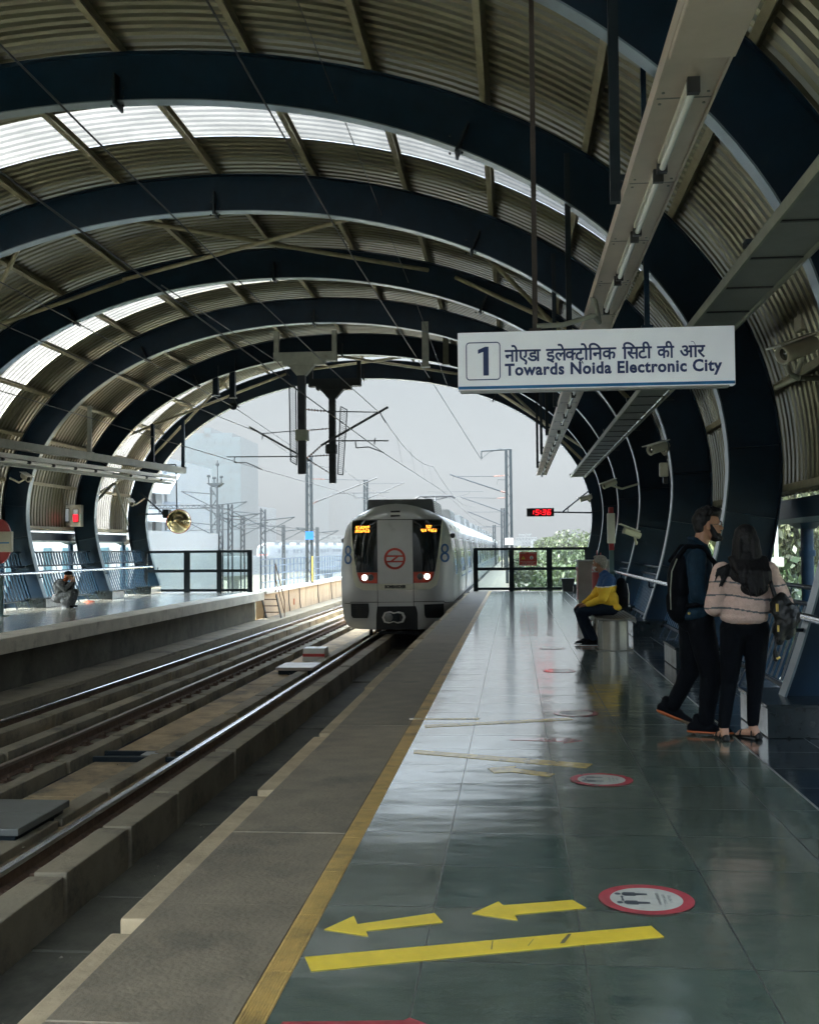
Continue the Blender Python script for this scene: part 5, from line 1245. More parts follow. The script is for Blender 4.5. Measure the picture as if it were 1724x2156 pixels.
# viaduct beyond the station
mb = MB(); mb.box(-10.2, 1.2, 38.7, 190, -2.9, -1.72); v = mb.build('viaduct_deck', 'concrete'); tag(v, 'concrete viaduct deck carrying the tracks onwards', kind='structure')
mb = MB(); mb.box(-1.62, -.18, 38.2, 190, -1.70, -.04); o = mb.build('side_walkway', 'slab'); tag(o, 'grey walkway beside the train beyond the end fence', kind='structure')
t = thing('parapet_wall', (-9.1, 60, -1.7), 'stained beige concrete parapet left of the tracks beyond the platform', 'wall')
mb = MB(); y = 38.7
while y < 150: mb.bbox(-9.28, -8.98, y, y+1.96, -1.72, -.10, .02); y += 2.0
mb.build('panel', 'concrete_warm', t)
mb = MB(); mb.bbox(-9.40, -8.86, 38.7, 150, -.099, .02, .02); mb.build('coping', 'white_paint', t)
mb = MB()
for yy in (43.0, 45.2, 49.5, 53.2):
    mb.path([(-8.96, yy, -.12), (-8.95, yy+.02, -.6), (-8.95, yy+.35, -1.2), (-8.95, yy+.6, -1.45)], .018, n=6)
mb.build('cable', 'black', t)
mb = MB(); mb.box(-8.978, -8.95, 44.0, 44.2, -.75, -.5); mb.build('tag_plate', 'orange_sole', t)
t = thing('parapet_railing', (-9.13, 60, .02), 'blue steel railing on top of the beige parapet', 'railing')
mb = MB(); y = 38.9; ps = []
while y < 110:
    mb = MB(); mb.box(-9.145, -9.115, y, y+.035, .02, 1.16); y += .75; mb.build('post', 'blue_paint', t)
mb = MB()
for z in (.30, .60, .90, 1.15): mb.tube((-9.13, 38.9, z), (-9.13, 110, z), .022, n=6)
mb.build('rail_bar', 'blue_paint', t)
t = thing('walkway_railing', (-.15, 70, -.04), 'railing at the edge of the walkway beyond the right end fence', 'railing')
mb = MB(); y = 38.6
while y < 120:
    mb.box(-.17, -.13, y, y+.04, -.04, 1.05); y += 1.5
mb.build('post', 'blue_paint', t); mb = MB()
for z in (.35, .7, 1.05): mb.tube((-.15, 60, z), (-.15, 120, z), .022, n=6)
mb.tube((-.15, 38.6, -.0), (-.15, 120, -.0), .05, n=6); mb.build('rail_bar', 'blue_paint', t)
# the other viaduct on the left with a second train
t = thing('far_viaduct', (-60, 150, GZ), 'pale hazy viaduct crossing behind the left fence', 'viaduct')
def seg_(p, q, w_, z0, z1, mb):
    p, q = Vector((*p, 0)), Vector((*q, 0)); mb.bar(p+Vector((0, 0, (z0+z1)/2)), q+Vector((0, 0, (z0+z1)/2)), w_, z1-z0)
VP_, VQ_ = (-87, 60), (-25, 370)
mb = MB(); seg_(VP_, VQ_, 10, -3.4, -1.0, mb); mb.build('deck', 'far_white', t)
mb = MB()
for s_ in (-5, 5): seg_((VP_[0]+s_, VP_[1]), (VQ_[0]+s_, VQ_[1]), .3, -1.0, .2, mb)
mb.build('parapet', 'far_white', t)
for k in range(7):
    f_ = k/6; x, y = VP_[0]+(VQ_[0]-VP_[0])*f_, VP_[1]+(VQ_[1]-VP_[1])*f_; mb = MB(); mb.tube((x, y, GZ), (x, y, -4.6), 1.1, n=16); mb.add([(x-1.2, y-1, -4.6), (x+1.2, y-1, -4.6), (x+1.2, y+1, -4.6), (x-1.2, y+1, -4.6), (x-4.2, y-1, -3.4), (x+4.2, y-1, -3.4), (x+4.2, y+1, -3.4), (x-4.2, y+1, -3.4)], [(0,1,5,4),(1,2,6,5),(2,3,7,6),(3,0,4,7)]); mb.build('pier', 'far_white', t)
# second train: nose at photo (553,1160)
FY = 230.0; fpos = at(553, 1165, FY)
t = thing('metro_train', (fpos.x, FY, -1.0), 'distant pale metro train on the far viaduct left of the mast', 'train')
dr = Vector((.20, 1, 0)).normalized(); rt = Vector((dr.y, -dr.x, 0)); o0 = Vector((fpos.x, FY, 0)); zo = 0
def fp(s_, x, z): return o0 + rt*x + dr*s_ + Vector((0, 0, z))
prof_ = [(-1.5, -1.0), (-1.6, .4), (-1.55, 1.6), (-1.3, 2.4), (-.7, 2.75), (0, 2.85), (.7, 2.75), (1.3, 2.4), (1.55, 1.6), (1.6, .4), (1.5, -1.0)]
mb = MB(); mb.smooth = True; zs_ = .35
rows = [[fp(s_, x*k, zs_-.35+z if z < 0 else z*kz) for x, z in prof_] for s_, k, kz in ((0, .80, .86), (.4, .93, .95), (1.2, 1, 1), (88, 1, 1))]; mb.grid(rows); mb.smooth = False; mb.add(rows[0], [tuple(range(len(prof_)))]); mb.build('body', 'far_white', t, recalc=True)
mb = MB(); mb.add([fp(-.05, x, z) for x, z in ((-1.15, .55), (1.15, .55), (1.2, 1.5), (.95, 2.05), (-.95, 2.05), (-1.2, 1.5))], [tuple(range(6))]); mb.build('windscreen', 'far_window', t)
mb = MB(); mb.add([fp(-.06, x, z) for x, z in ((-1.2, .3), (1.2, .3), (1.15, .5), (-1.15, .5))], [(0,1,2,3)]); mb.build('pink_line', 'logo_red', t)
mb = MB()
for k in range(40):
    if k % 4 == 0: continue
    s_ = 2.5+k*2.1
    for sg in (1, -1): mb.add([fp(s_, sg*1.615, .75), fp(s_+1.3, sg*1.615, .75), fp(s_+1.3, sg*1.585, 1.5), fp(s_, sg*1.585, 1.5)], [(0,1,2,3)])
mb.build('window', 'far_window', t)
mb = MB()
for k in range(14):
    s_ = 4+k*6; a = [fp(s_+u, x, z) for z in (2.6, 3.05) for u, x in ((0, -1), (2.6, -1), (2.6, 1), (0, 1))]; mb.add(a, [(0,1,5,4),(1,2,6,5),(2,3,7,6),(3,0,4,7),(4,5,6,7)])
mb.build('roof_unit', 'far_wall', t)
# lattice masts across the yard
def lat(px, yt, yb, Y, label, w_=.5, arms=((.12, -1), (.3, 1))):
    p, q = at(px, yt, Y), at(px, yb, Y); t = thing('yard_mast', (p.x, Y, GZ), label, 'mast', 'lattice masts in the yard on the left')
    mb = MB(); r = .07*Y/100+.02
    for a in (-1, 1): mb.bar((p.x+a*w_/2, Y, GZ), (p.x+a*w_*.4, Y, p.z), r*1.6, r*1.6)
    z = max(-2, q.z-1); k = 0
    while z < p.z-.3: mb.bar((p.x-w_*.45*(1 if k % 2 else -1), Y, z), (p.x+w_*.45*(1 if k % 2 else -1), Y, z+w_*1.3), r, r); z += w_*1.3; k += 1
    mb.build('column', 'mast', t)
    mb = MB(); h = p.z-q.z
    for f_, s_ in arms: z = p.z-h*f_; mb.tube((p.x, Y, z), (p.x+s_*3, Y, z+.3), r*.6, n=5); mb.tube((p.x, Y, z-1.2), (p.x+s_*3, Y, z+.3), r*.5, n=5)
    if mb.v: mb.build('arm', 'mast', t)
    return t
lat(451, 1025, 1155, 95, 'tallest yard mast with a floodlight platform, right of the round mirror', .7)
t_ = C.objects[-1]
p = at(451, 1025, 95); t = thing('floodlight_head', p, 'lamp cluster on top of the tallest yard mast', 'floodlight'); mb = MB(); mb.add([(p.x-.25, 95, p.z), (p.x+.25, 95, p.z), (p.x+.7, 95, p.z+.35), (p.x-.7, 95, p.z+.35), (p.x-.25, 96, p.z), (p.x+.25, 96, p.z), (p.x+.7, 96, p.z+.35), (p.x-.7, 96, p.z+.35)], [(0,1,2,3),(7,6,5,4),(0,4,5,1),(3,2,6,7),(1,5,6,2),(0,3,7,4)])
for dx, dh in ((-.6, 1.1), (-.1, .9), (.2, 2.4), (.55, 1.0)): mb.tube((p.x+dx, 95.4, p.z+.3), (p.x+dx, 95.4, p.z+dh), .05); mb.bbox(p.x+dx-.13, p.x+dx+.13, 95.25, 95.5, p.z+dh*.8, p.z+dh*.8+.2, .03)
mb.build('lamps', 'mast', t)
lat(465, 1062, 1150, 95, 'yard mast directly right of the floodlight mast', .4, ((.5, -1),)); lat(485, 1062, 1150, 110, 'yard mast with a signal box halfway up'); lat(511, 1087, 1150, 125, 'thin yard mast left of the distant train'); lat(554, 1073, 1150, 100, 'yard mast standing in front of the nose of the distant train')
lat(392, 1119, 1150, 130, 'short yard mast under the round mirror', .5); lat(597, 1105, 1150, 140, 'short yard mast behind the distant train', .3); lat(668, 1110, 1150, 150, 'short yard mast just right of the blue plate mast', .3)
# gantry line and yard wires
t = thing('yard_gantry', at(330, 1066, 95), 'thin horizontal gantry across the yard behind the round mirror', 'gantry'); mb = MB()
for y_ in (1064, 1071): mb.tube(at(300, y_, 95), at(468, y_-1, 95), .06, n=6)
for k in range(14): a, b = 300+k*12, 306+k*12; mb.tube(at(a, 1064, 95), at(b, 1071, 95), .03, n=4); mb.tube(at(b, 1071, 95), at(a+12, 1064, 95), .03, n=4)
mb.build('truss', 'mast', t)
k = 0
for (a, b, Y) in (((460, 1095), (560, 1090), 110), ((400, 1117), (560, 1112), 110), ((460, 1078), (540, 1098), 105), ((490, 1100), (600, 1120), 120), ((570, 1105), (700, 1125), 130), ((395, 1120), (420, 1103), 100), ((500, 1110), (540, 1096), 105)):
    mb = MB(); mb.tube(at(*a, Y), at(*b, Y+12), .035, n=5); o = mb.build('yard_wire', 'wire'); tag(o, 'thin dark wire slung between the yard masts on the left', 'wire', 'wires between the yard masts')
# buildings
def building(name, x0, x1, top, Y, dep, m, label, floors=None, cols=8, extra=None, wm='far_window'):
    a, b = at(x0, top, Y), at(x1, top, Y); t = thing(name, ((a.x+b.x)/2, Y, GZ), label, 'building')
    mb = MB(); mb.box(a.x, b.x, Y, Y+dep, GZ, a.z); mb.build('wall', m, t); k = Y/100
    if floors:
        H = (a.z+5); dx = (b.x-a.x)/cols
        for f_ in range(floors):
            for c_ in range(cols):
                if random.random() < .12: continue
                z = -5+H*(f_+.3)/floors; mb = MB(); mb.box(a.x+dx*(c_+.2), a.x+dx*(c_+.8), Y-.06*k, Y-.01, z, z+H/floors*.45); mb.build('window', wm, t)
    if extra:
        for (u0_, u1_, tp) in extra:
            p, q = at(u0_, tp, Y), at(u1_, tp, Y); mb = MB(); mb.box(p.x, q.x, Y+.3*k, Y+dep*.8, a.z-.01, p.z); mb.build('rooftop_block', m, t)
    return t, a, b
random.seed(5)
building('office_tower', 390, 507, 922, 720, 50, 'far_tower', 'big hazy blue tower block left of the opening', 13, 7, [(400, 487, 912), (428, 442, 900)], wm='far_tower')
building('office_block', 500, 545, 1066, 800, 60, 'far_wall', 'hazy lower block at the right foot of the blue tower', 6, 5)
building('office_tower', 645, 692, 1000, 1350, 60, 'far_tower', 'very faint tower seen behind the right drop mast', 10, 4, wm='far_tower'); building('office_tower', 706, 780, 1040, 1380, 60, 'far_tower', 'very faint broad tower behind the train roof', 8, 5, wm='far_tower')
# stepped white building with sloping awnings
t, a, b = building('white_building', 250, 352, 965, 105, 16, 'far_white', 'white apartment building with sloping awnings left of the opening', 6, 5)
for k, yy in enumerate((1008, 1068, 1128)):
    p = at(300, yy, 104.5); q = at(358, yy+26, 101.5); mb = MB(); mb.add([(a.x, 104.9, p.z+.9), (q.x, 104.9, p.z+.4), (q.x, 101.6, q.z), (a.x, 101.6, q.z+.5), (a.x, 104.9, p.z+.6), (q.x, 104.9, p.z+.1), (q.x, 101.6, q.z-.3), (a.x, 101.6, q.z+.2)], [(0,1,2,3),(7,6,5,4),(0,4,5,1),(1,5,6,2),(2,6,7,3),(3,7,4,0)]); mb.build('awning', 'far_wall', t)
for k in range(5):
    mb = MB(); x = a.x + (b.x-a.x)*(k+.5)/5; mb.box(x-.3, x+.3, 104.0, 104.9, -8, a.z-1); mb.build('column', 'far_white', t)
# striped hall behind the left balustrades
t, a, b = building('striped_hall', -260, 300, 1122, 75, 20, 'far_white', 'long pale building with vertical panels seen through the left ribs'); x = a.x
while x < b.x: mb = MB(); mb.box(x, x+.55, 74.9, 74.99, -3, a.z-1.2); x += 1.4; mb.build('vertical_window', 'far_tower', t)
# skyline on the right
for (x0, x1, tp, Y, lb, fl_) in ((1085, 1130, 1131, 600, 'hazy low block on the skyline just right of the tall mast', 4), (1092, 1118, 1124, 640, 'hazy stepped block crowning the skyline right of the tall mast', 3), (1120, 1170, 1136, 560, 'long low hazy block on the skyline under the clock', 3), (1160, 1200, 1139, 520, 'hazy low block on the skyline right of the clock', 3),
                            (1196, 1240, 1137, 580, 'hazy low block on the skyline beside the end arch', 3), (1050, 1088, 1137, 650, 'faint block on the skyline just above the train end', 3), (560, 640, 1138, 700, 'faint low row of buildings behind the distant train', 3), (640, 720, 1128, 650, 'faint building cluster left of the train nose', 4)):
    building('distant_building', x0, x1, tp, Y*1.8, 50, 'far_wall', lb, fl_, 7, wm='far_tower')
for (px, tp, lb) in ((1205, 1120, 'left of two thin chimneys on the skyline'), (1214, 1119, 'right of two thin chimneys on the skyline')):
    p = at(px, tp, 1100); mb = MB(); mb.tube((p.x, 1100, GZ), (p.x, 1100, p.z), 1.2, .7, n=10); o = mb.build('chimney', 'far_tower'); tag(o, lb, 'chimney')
# trees
def tree_mesh(kind, seed, H=14.0, RW=5.0, n=12500, ls=.17):
    rnd = random.Random(seed); tr = MB(); limbs = []
    tr.tube((0, 0, 0), (.2, .1, H*.42), .32, .2, n=10); top = Vector((.2, .1, H*.42))
    cl = []
    for k in range(15):
        a = rnd.uniform(0, 6.28); r_ = RW*math.sqrt(rnd.random())*.86; z = H*(.45+.48*rnd.random()*(1-.5*(r_/RW)**2)); c = Vector((math.cos(a)*r_, math.sin(a)*r_, z)); mid = top+(c-top)*.5+Vector((rnd.uniform(-.4, .4), rnd.uniform(-.4, .4), .3))
        tr.tube(top, mid, .13, .08, n=6); tr.tube(mid, c, .08, .03, n=6); cl.append((c, rnd.uniform(.9, 2.0)*RW/5))
    lf = MB()
    for i in range(n):
        c, rr = rnd.choice(cl); d = Vector((rnd.gauss(0, 1), rnd.gauss(0, 1), rnd.gauss(0, .8))); d = d.normalized()*rr*(.55+.5*rnd.random()**.6); p = c+d
        q = Euler((rnd.uniform(0, 6.28), rnd.uniform(0, 6.28), rnd.uniform(0, 6.28))).to_matrix(); s_ = ls*rnd.uniform(.6, 1.3)
        lf.add([p+q @ Vector(v) for v in ((-s_, 0, 0), (0, -s_*.45, .04), (s_, 0, 0), (0, s_*.45, -.04))], [(0,1,2,3)])
    return tr, lf
protos = []
for k, lm in enumerate(('leaf_a', 'leaf_b', 'leaf_c')):
    tr, lf = tree_mesh(k, 11+k); t = thing('broadleaf_tree', (0, 0, 0), 'x', 'tree', 'trees outside the station'); tr.build('trunk', 'bark', t); lf.build('crown', lm, t); protos.append(t)
TS = [ # photo x, distance, height of top above the eye, width scale, label
 (1105, 62, -2.4, .9, 'leafy tree behind the middle pane of the right end fence, left part'), (1150, 70, -1.2, 1.0, 'leafy tree behind the red notice'), (1195, 58, -1.6, .9, 'yellowish tree behind the right pane of the end fence'),
 (1235, 66, -.4, 1.0, 'tree rising beside the end arch at the fence'), (1130, 95, -.5, 1.2, 'tree farther back above the red notice'), (1180, 105, .2, 1.2, 'tall tree of the second row right of the notice'), (1222, 98, .6, 1.1, 'tall tree of the second row next to the end arch'),
 (1290, 110, 1.2, 1.2, 'tree hidden behind the far right ribs'), (1100, 130, -.2, 1.3, 'distant tree near the tall right mast'), (1350, 95, 1.6, 1.2, 'tree showing between the right ribs'),
 (1655, 44, 3.0, .8, 'tree right behind the round drain pipe at the right edge'), (1705, 46, 5.2, .9, 'tallest tree at the right edge outside the station'), (1625, 56, 2.2, .9, 'pale tree seen left of the drain pipe'), (1745, 36, 1.2, .8, 'tree cut by the right edge of the picture'),
 (1560, 64, 2.6, 1.0, 'tree seen between the faces of the standing pair'), (1500, 75, 2.8, 1.1, 'tree behind the big dark rib near the standing man'), (1800, 40, 2.6, 1.0, 'tree just outside the right edge'), (1160, 180, 1.4, 1.8, 'hazy distant tree under the clock'), (1215, 170, 1.6, 1.8, 'hazy distant tree left of the end arch')]
used = [False]*3; random.seed(9)
for k, (px, Y, top, sc_, lb) in enumerate(TS):
    q = k % 3; src = protos[q]; c = at(px, 1153, Y); zt = CAMZ+top; h = zt-GZ
    o = src if not used[q] else copy_tree(src); used[q] = True
    o.location = (c.x, Y, GZ); o.rotation_euler = (0, 0, random.uniform(0, 6.28)); o.scale = (sc_*1.15, sc_*1.15, h/13.2); o['label'] = lb
# undergrowth below the canopy tops, uncountable
rnd = random.Random(4); lf = MB()
for i in range(30000):
    Y = rnd.uniform(40, 150); c = at(rnd.uniform(1085, 1500), 1153, Y); z = GZ+rnd.uniform(0, 8.5)
    q = Euler((rnd.uniform(0, 6.28), rnd.uniform(0, 6.28), 0)).to_matrix(); s_ = rnd.uniform(.2, .5)
    lf.add([Vector((c.x, Y, z))+q @ Vector(v) for v in ((-s_, 0, 0), (0, -s_*.5, .1), (s_, 0, 0), (0, s_*.5, -.1))], [(0,1,2,3)])
o = lf.build('undergrowth', 'leaf_b'); tag(o, 'dense green undergrowth below the trees on the right', kind='stuff')
t = thing('utility_pole', (at(1634, 1200, 24).x, 24, GZ), 'thin white pole with a white box outside the right windows', 'pole'); x = at(1634, 1200, 24).x
mb = MB(); mb.tube((x, 24, GZ), (x, 24, at(1634, 1095, 24).z), .045); mb.build('pole', 'white_paint', t); mb = MB(); z = at(1634, 1184, 24).z; mb.bbox(x-.15, x+.14, 23.9, 24.1, z-.1, z+.1, .02); mb.build('box', 'beige_dev', t)

# ================================================================ PEOPLE
def capsule(mb, p0, p1, r0, r1, sx=1.0, n=14, ax=None):
    # tapered limb with rounded ends; sx flattens it along the axis ax
    p0, p1 = Vector(p0), Vector(p1); d = p1-p0; L_ = d.length; u = d/L_ if L_ > 1e-6 else Vector((0, 0, 1))
    q = u.to_track_quat('Z', 'Y'); rows = []
    for a in (-90, -60, -30, 0): rows.append((math.sin(R(a))*r0, math.cos(R(a))*r0))
    for a in (0, 30, 60, 90): rows.append((L_+math.sin(R(a))*r1, math.cos(R(a))*r1))
    vs = []
    for h, r in rows:
        for i in range(n):
            a = 2*math.pi*i/n; v = q @ Vector((math.cos(a)*max(r, 1e-4), math.sin(a)*max(r, 1e-4), 0))
            if ax is not None: A = Vector(ax).normalized(); v = v - A*v.dot(A)*(1-sx)
            vs.append(p0+u*h+v)
    k = len(rows); mb.add(vs, [(j*n+i, j*n+(i+1) % n, (j+1)*n+(i+1) % n, (j+1)*n+i) for j in range(k-1) for i in range(n)] + [tuple(range(n))[::-1], tuple(range((k-1)*n, k*n))], True)
def ell(mb, c, r, rot=(0, 0, 0), n=16):
    q = Euler([R(a) for a in rot]).to_matrix(); vs = []; c = Vector(c); rows = 10
    for j in range(rows+1):
        a = math.pi*j/rows
        for i in range(n):
            b = 2*math.pi*i/n; vs.append(c+q @ Vector((r[0]*max(math.sin(a), 1e-3)*math.cos(b), r[1]*max(math.sin(a), 1e-3)*math.sin(b), -r[2]*math.cos(a))))
    mb.add(vs, [(j*n+i, j*n+(i+1) % n, (j+1)*n+(i+1) % n, (j+1)*n+i) for j in range(rows) for i in range(n)] + [tuple(range(n))[::-1], tuple(range(rows*n, rows*n+n))], True)
def blob(name, mb, voxel, mats, parent, smooth=6, matfn=None, disp=0):
    me = bpy.data.meshes.new('b'); me.from_pydata([tuple(v) for v in mb.v], [], mb.f); o = bpy.data.objects.new('b', me); C.objects.link(o)
    r = o.modifiers.new('r', 'REMESH'); r.mode = 'VOXEL'; r.voxel_size = voxel
    s_ = o.modifiers.new('s', 'SMOOTH'); s_.factor = .5; s_.iterations = smooth
    if disp:
        tx = bpy.data.textures.new('w', 'CLOUDS'); tx.noise_scale = .09; d = o.modifiers.new('d', 'DISPLACE'); d.texture = tx; d.strength = disp; d.mid_level = .5; d.texture_coords = 'GLOBAL'
    bpy.context.view_layer.update(); m2 = bpy.data.meshes.new_from_object(o.evaluated_get(bpy.context.evaluated_depsgraph_get())); bpy.data.objects.remove(o)
    off = parent.location.copy(); pp = parent.parent
    while pp is not None: off += pp.location; pp = pp.parent
    if isinstance(mats, str): mats = [mats]
    for k in mats: m2.materials.append(MT[k])
    for p in m2.polygons:
        p.use_smooth = True
        if matfn: p.material_index = matfn(p.center)
    m2.transform(Matrix.Translation(-off)); m2.name = name; ob = bpy.data.objects.new(name, m2); C.objects.link(ob); ob.parent = parent; return ob
def V3(*a): return Vector(a)
def head(mb, c, f, s=1.0):
    # skull, jaw, nose, lips, ears; c = centre of the head, f = facing direction (horizontal)
    f = Vector(f).normalized(); r = Vector((f.y, -f.x, 0)); u = Vector((0, 0, 1)); az = math.degrees(math.atan2(f.y, f.x))
    c = Vector(c)
    ell(mb, c+u*.025*s - f*.012*s, (.098*s, .077*s, .105*s), (0, 0, az)); ell(mb, c+f*.03*s-u*.045*s, (.062*s, .055*s, .072*s), (0, 0, az)); ell(mb, c+f*.058*s-u*.088*s, (.028*s, .03*s, .024*s), (0, 0, az))
    capsule(mb, c+f*.080*s+u*.022*s, c+f*.103*s-u*.020*s, .009*s, .013*s); ell(mb, c+f*.084*s-u*.048*s, (.014*s, .026*s, .007*s), (0, 0, az)); ell(mb, c+f*.083*s-u*.060*s, (.013*s, .022*s, .008*s), (0, 0, az))
    capsule(mb, c+f*.072*s+u*.036*s+r*.035*s, c+f*.072*s+u*.036*s-r*.035*s, .013*s, .013*s)
    for sg in (-1, 1): ell(mb, c-f*.004*s+r*sg*.080*s-u*.008*s, (.018*s, .009*s, .032*s), (0, 0, az))
def face_parts(c, f, parent, s=1.0, brow='hair_black'):
    f = Vector(f).normalized(); r = Vector((f.y, -f.x, 0)); u = Vector((0, 0, 1)); c = Vector(c)
    mb = MB()
    for sg in (-1, 1): ell(mb, c+f*.084*s+r*sg*.031*s+u*.012*s, (.008*s, .014*s, .008*s), (0, 0, math.degrees(math.atan2(f.y, f.x))), n=10)
    mb.build('eyes', 'white_paint', parent); mb = MB()
    for sg in (-1, 1): ell(mb, c+f*.0905*s+r*sg*.031*s+u*.012*s, (.004*s, .006*s, .006*s), n=8)
    mb.build('pupils', 'black', parent); mb = MB()
    for sg in (-1, 1): capsule(mb, c+f*.094*s+r*sg*.018*s+u*.034*s, c+f*.087*s+r*sg*.05*s+u*.036*s, .005*s, .004*s, n=8)
    mb.build('eyebrows', brow, parent)
def hand(mb, w_, d, n_, s=1.0, curl=.5, thumb=1):
    # palm from the wrist w_ along d, palm normal n_, five fingers
    w_, d, n_ = Vector(w_), Vector(d).normalized(), Vector(n_).normalized(); sd_ = d.cross(n_).normalized()
    capsule(mb, w_, w_+d*.075*s, .026*s, .036*s, sx=.5, ax=n_)
    for k, (off, ln) in enumerate(((-.030, .062), (-.010, .075), (.010, .070), (.029, .055))):
        a = w_+d*.085*s+sd_*off*s; d1 = (d*math.cos(curl*.6)+n_*math.sin(curl*.6)); b = a+d1*ln*.5*s; d2 = d*math.cos(curl*1.6)+n_*math.sin(curl*1.6); capsule(mb, a, b, .0095*s, .009*s, n=8); capsule(mb, b, b+d2*ln*.5*s, .009*s, .0075*s, n=8)
    a = w_+d*.025*s-sd_*thumb*.030*s; b = a+(d*.7-sd_*thumb*.7)*.035*s; capsule(mb, a, b, .012*s, .011*s, n=8); capsule(mb, b, b+(d*.85-sd_*thumb*.2+n_*.3)*.03*s, .011*s, .009*s, n=8)

# ---- standing man in a dark denim jacket, seen from his left rear, looking right
mx, my = 1.47, 8.98; man = thing('person', (mx, my, 0), 'bearded young man in denim jacket and orange soled shoes with a backpack, standing at right', 'person')
HM = V3(1.56, 8.98, 1.66)      # head
fm = V3(1, -.12, 0).normalized()
Pf = lambda x, y, Y=8.98: at(x, y, Y)
hipL, hipR = V3(1.43, 9.05, .90), V3(1.46, 8.88, .90)
kneeF, kneeR = V3(1.54, 8.88, .48), V3(1.42, 9.12, .50)
ankF, ankR = V3(1.50, 8.90, .10), V3(1.28, 9.17, .17)
b = MB(); head(b, HM, fm, 1.0)
capsule(b, (1.515, 8.985, 1.60), (1.48, 8.985, 1.44), .058, .065); ell(b, (1.43, 8.98, 1.25), (.13, .19, .24)); ell(b, (1.42, 8.97, .98), (.13, .17, .15))
capsule(b, hipL, kneeR, .09, .06); capsule(b, kneeR, ankR, .055, .04); capsule(b, hipR, kneeF, .09, .06); capsule(b, kneeF, ankF, .055, .04)
shN, shF = V3(1.43, 8.79, 1.40), V3(1.45, 9.17, 1.40); elN, elF = V3(1.42, 8.74, 1.12), V3(1.48, 9.22, 1.13); wrN, wrF = V3(1.62, 8.80, .99), V3(1.68, 9.12, 1.02)
for s_, e_, w_ in ((shN, elN, wrN), (shF, elF, wrF)): capsule(b, s_, e_, .05, .04); capsule(b, e_, w_, .038, .027)
hand(b, wrN+V3(.02, 0, 0), (1, .1, -.2), (0, .6, -1), curl=.7); hand(b, wrF+V3(.02, 0, 0), (1, -.1, -.1), (0, -.6, -1), curl=.7, thumb=-1)
blob('body', b, .0072, 'skin', man, 3)
face_parts(HM, fm, man, 1.0)
b = MB(); ell(b, HM+V3(-.038, .004, .045), (.098, .083, .088)); ell(b, HM+V3(-.068, .006, .005), (.055, .074, .075)); ell(b, HM+V3(.012, 0, .108), (.090, .076, .042), (0, 8, 0)); ell(b, HM+V3(.060, 0, .118), (.048, .062, .030)); ell(b, HM+V3(-.03, 0, .112), (.075, .075, .038))
random.seed(8)
for k in range(60):
    a_ = random.uniform(0, 6.28); e_ = R(random.uniform(18, 85)); n_v = V3(math.cos(a_)*math.cos(e_)*.104, math.sin(a_)*math.cos(e_)*.086, math.sin(e_)*.10); p_ = HM+V3(-.01, 0, .045)+n_v
    if n_v.x < .05 or n_v.z > .085: capsule(b, p_, p_+n_v*.16+V3(.012, random.uniform(-.01, .01), .008), .012, .006, n=6)
blob('hair', b, .0065, 'hair_black', man, 1, disp=.008)
b = MB(); ell(b, HM+V3(.048, -.01, -.082), (.048, .054, .045)); 
for sg in (-1, 1): capsule(b, HM+fm*.0+V3(.0, sg*.070, .0), HM+V3(.045, sg*.052, -.085), .018, .028)
ell(b, HM+V3(.085, -.012, -.10), (.022, .03, .022)); capsule(b, HM+V3(.088, .018, -.038), HM+V3(.088, -.04, -.038), .007, .007)
blob('beard', b, .007, 'hair_black', man, 2, disp=.006)
mb = MB(); r_ = V3(fm.y, -fm.x, 0)
for sg in (-1, 1):
    c = HM+fm*.100+r_*sg*.034+V3(0, 0, .012); n = 16; ring = [c+r_*math.cos(2*math.pi*i/n)*.026+V3(0, 0, math.sin(2*math.pi*i/n)*.020) for i in range(n)]
    for i in range(n): mb.tube(ring[i], ring[(i+1) % n], .002, n=5)
    mb.tube(c+r_*sg*.026, HM+r_*sg*.088-fm*.0+V3(0, 0, .012), .002, n=5)
mb.tube(HM+fm*.104+r_*.009+V3(0, 0, .014), HM+fm*.104-r_*.009+V3(0, 0, .014), .002, n=5); mb.build('glasses', 'chrome', man)
b = MB(); capsule(b, (1.44, 8.98, 1.46), (1.44, 8.98, 1.40), .09, .12); ell(b, (1.425, 8.98, 1.28), (.155, .215, .25)); ell(b, (1.42, 8.97, 1.06), (.15, .195, .17)); capsule(b, (1.42, 8.89, .97), (1.42, 9.05, .97), .135, .135, sx=.6, ax=(0, 0, 1))
for s_, e_, w_ in ((shN, elN, wrN), (shF, elF, wrF)): capsule(b, s_, e_, .078, .062); capsule(b, e_, e_+(w_-e_)*.92, .060, .045)
b_ = blob('jacket', b, .009, 'denim', man, 4, disp=.018)
mb = MB(); capsule(mb, (1.50, 8.91, 1.505), (1.44, 8.90, 1.55), .022, .022); capsule(mb, (1.44, 8.90, 1.55), (1.41, 8.98, 1.565), .022, .022); capsule(mb, (1.41, 8.98, 1.565), (1.44, 9.06, 1.55), .022, .022); capsule(mb, (1.52, 8.92, 1.50), (1.56, 8.94, 1.43), .02, .016); blob('collar', mb, .008, 'denim', man, 2)
mb = MB(); mb.lathe((1.36, 8.766, .972), [(0, .006), (.011, .005), (.012, 0)], (0, -1, 0), 12); mb.build('jacket_button', 'gold', man)
b = MB(); ell(b, (1.42, 8.97, .93), (.135, .18, .13)); capsule(b, hipL, kneeR, .115, .085); capsule(b, kneeR, ankR+V3(0, 0, .02), .082, .058); capsule(b, hipR, kneeF, .118, .088); capsule(b, kneeF, ankF+V3(0, 0, .02), .085, .064)
blob('trousers', b, .009, 'cloth_black', man, 4, disp=.014)
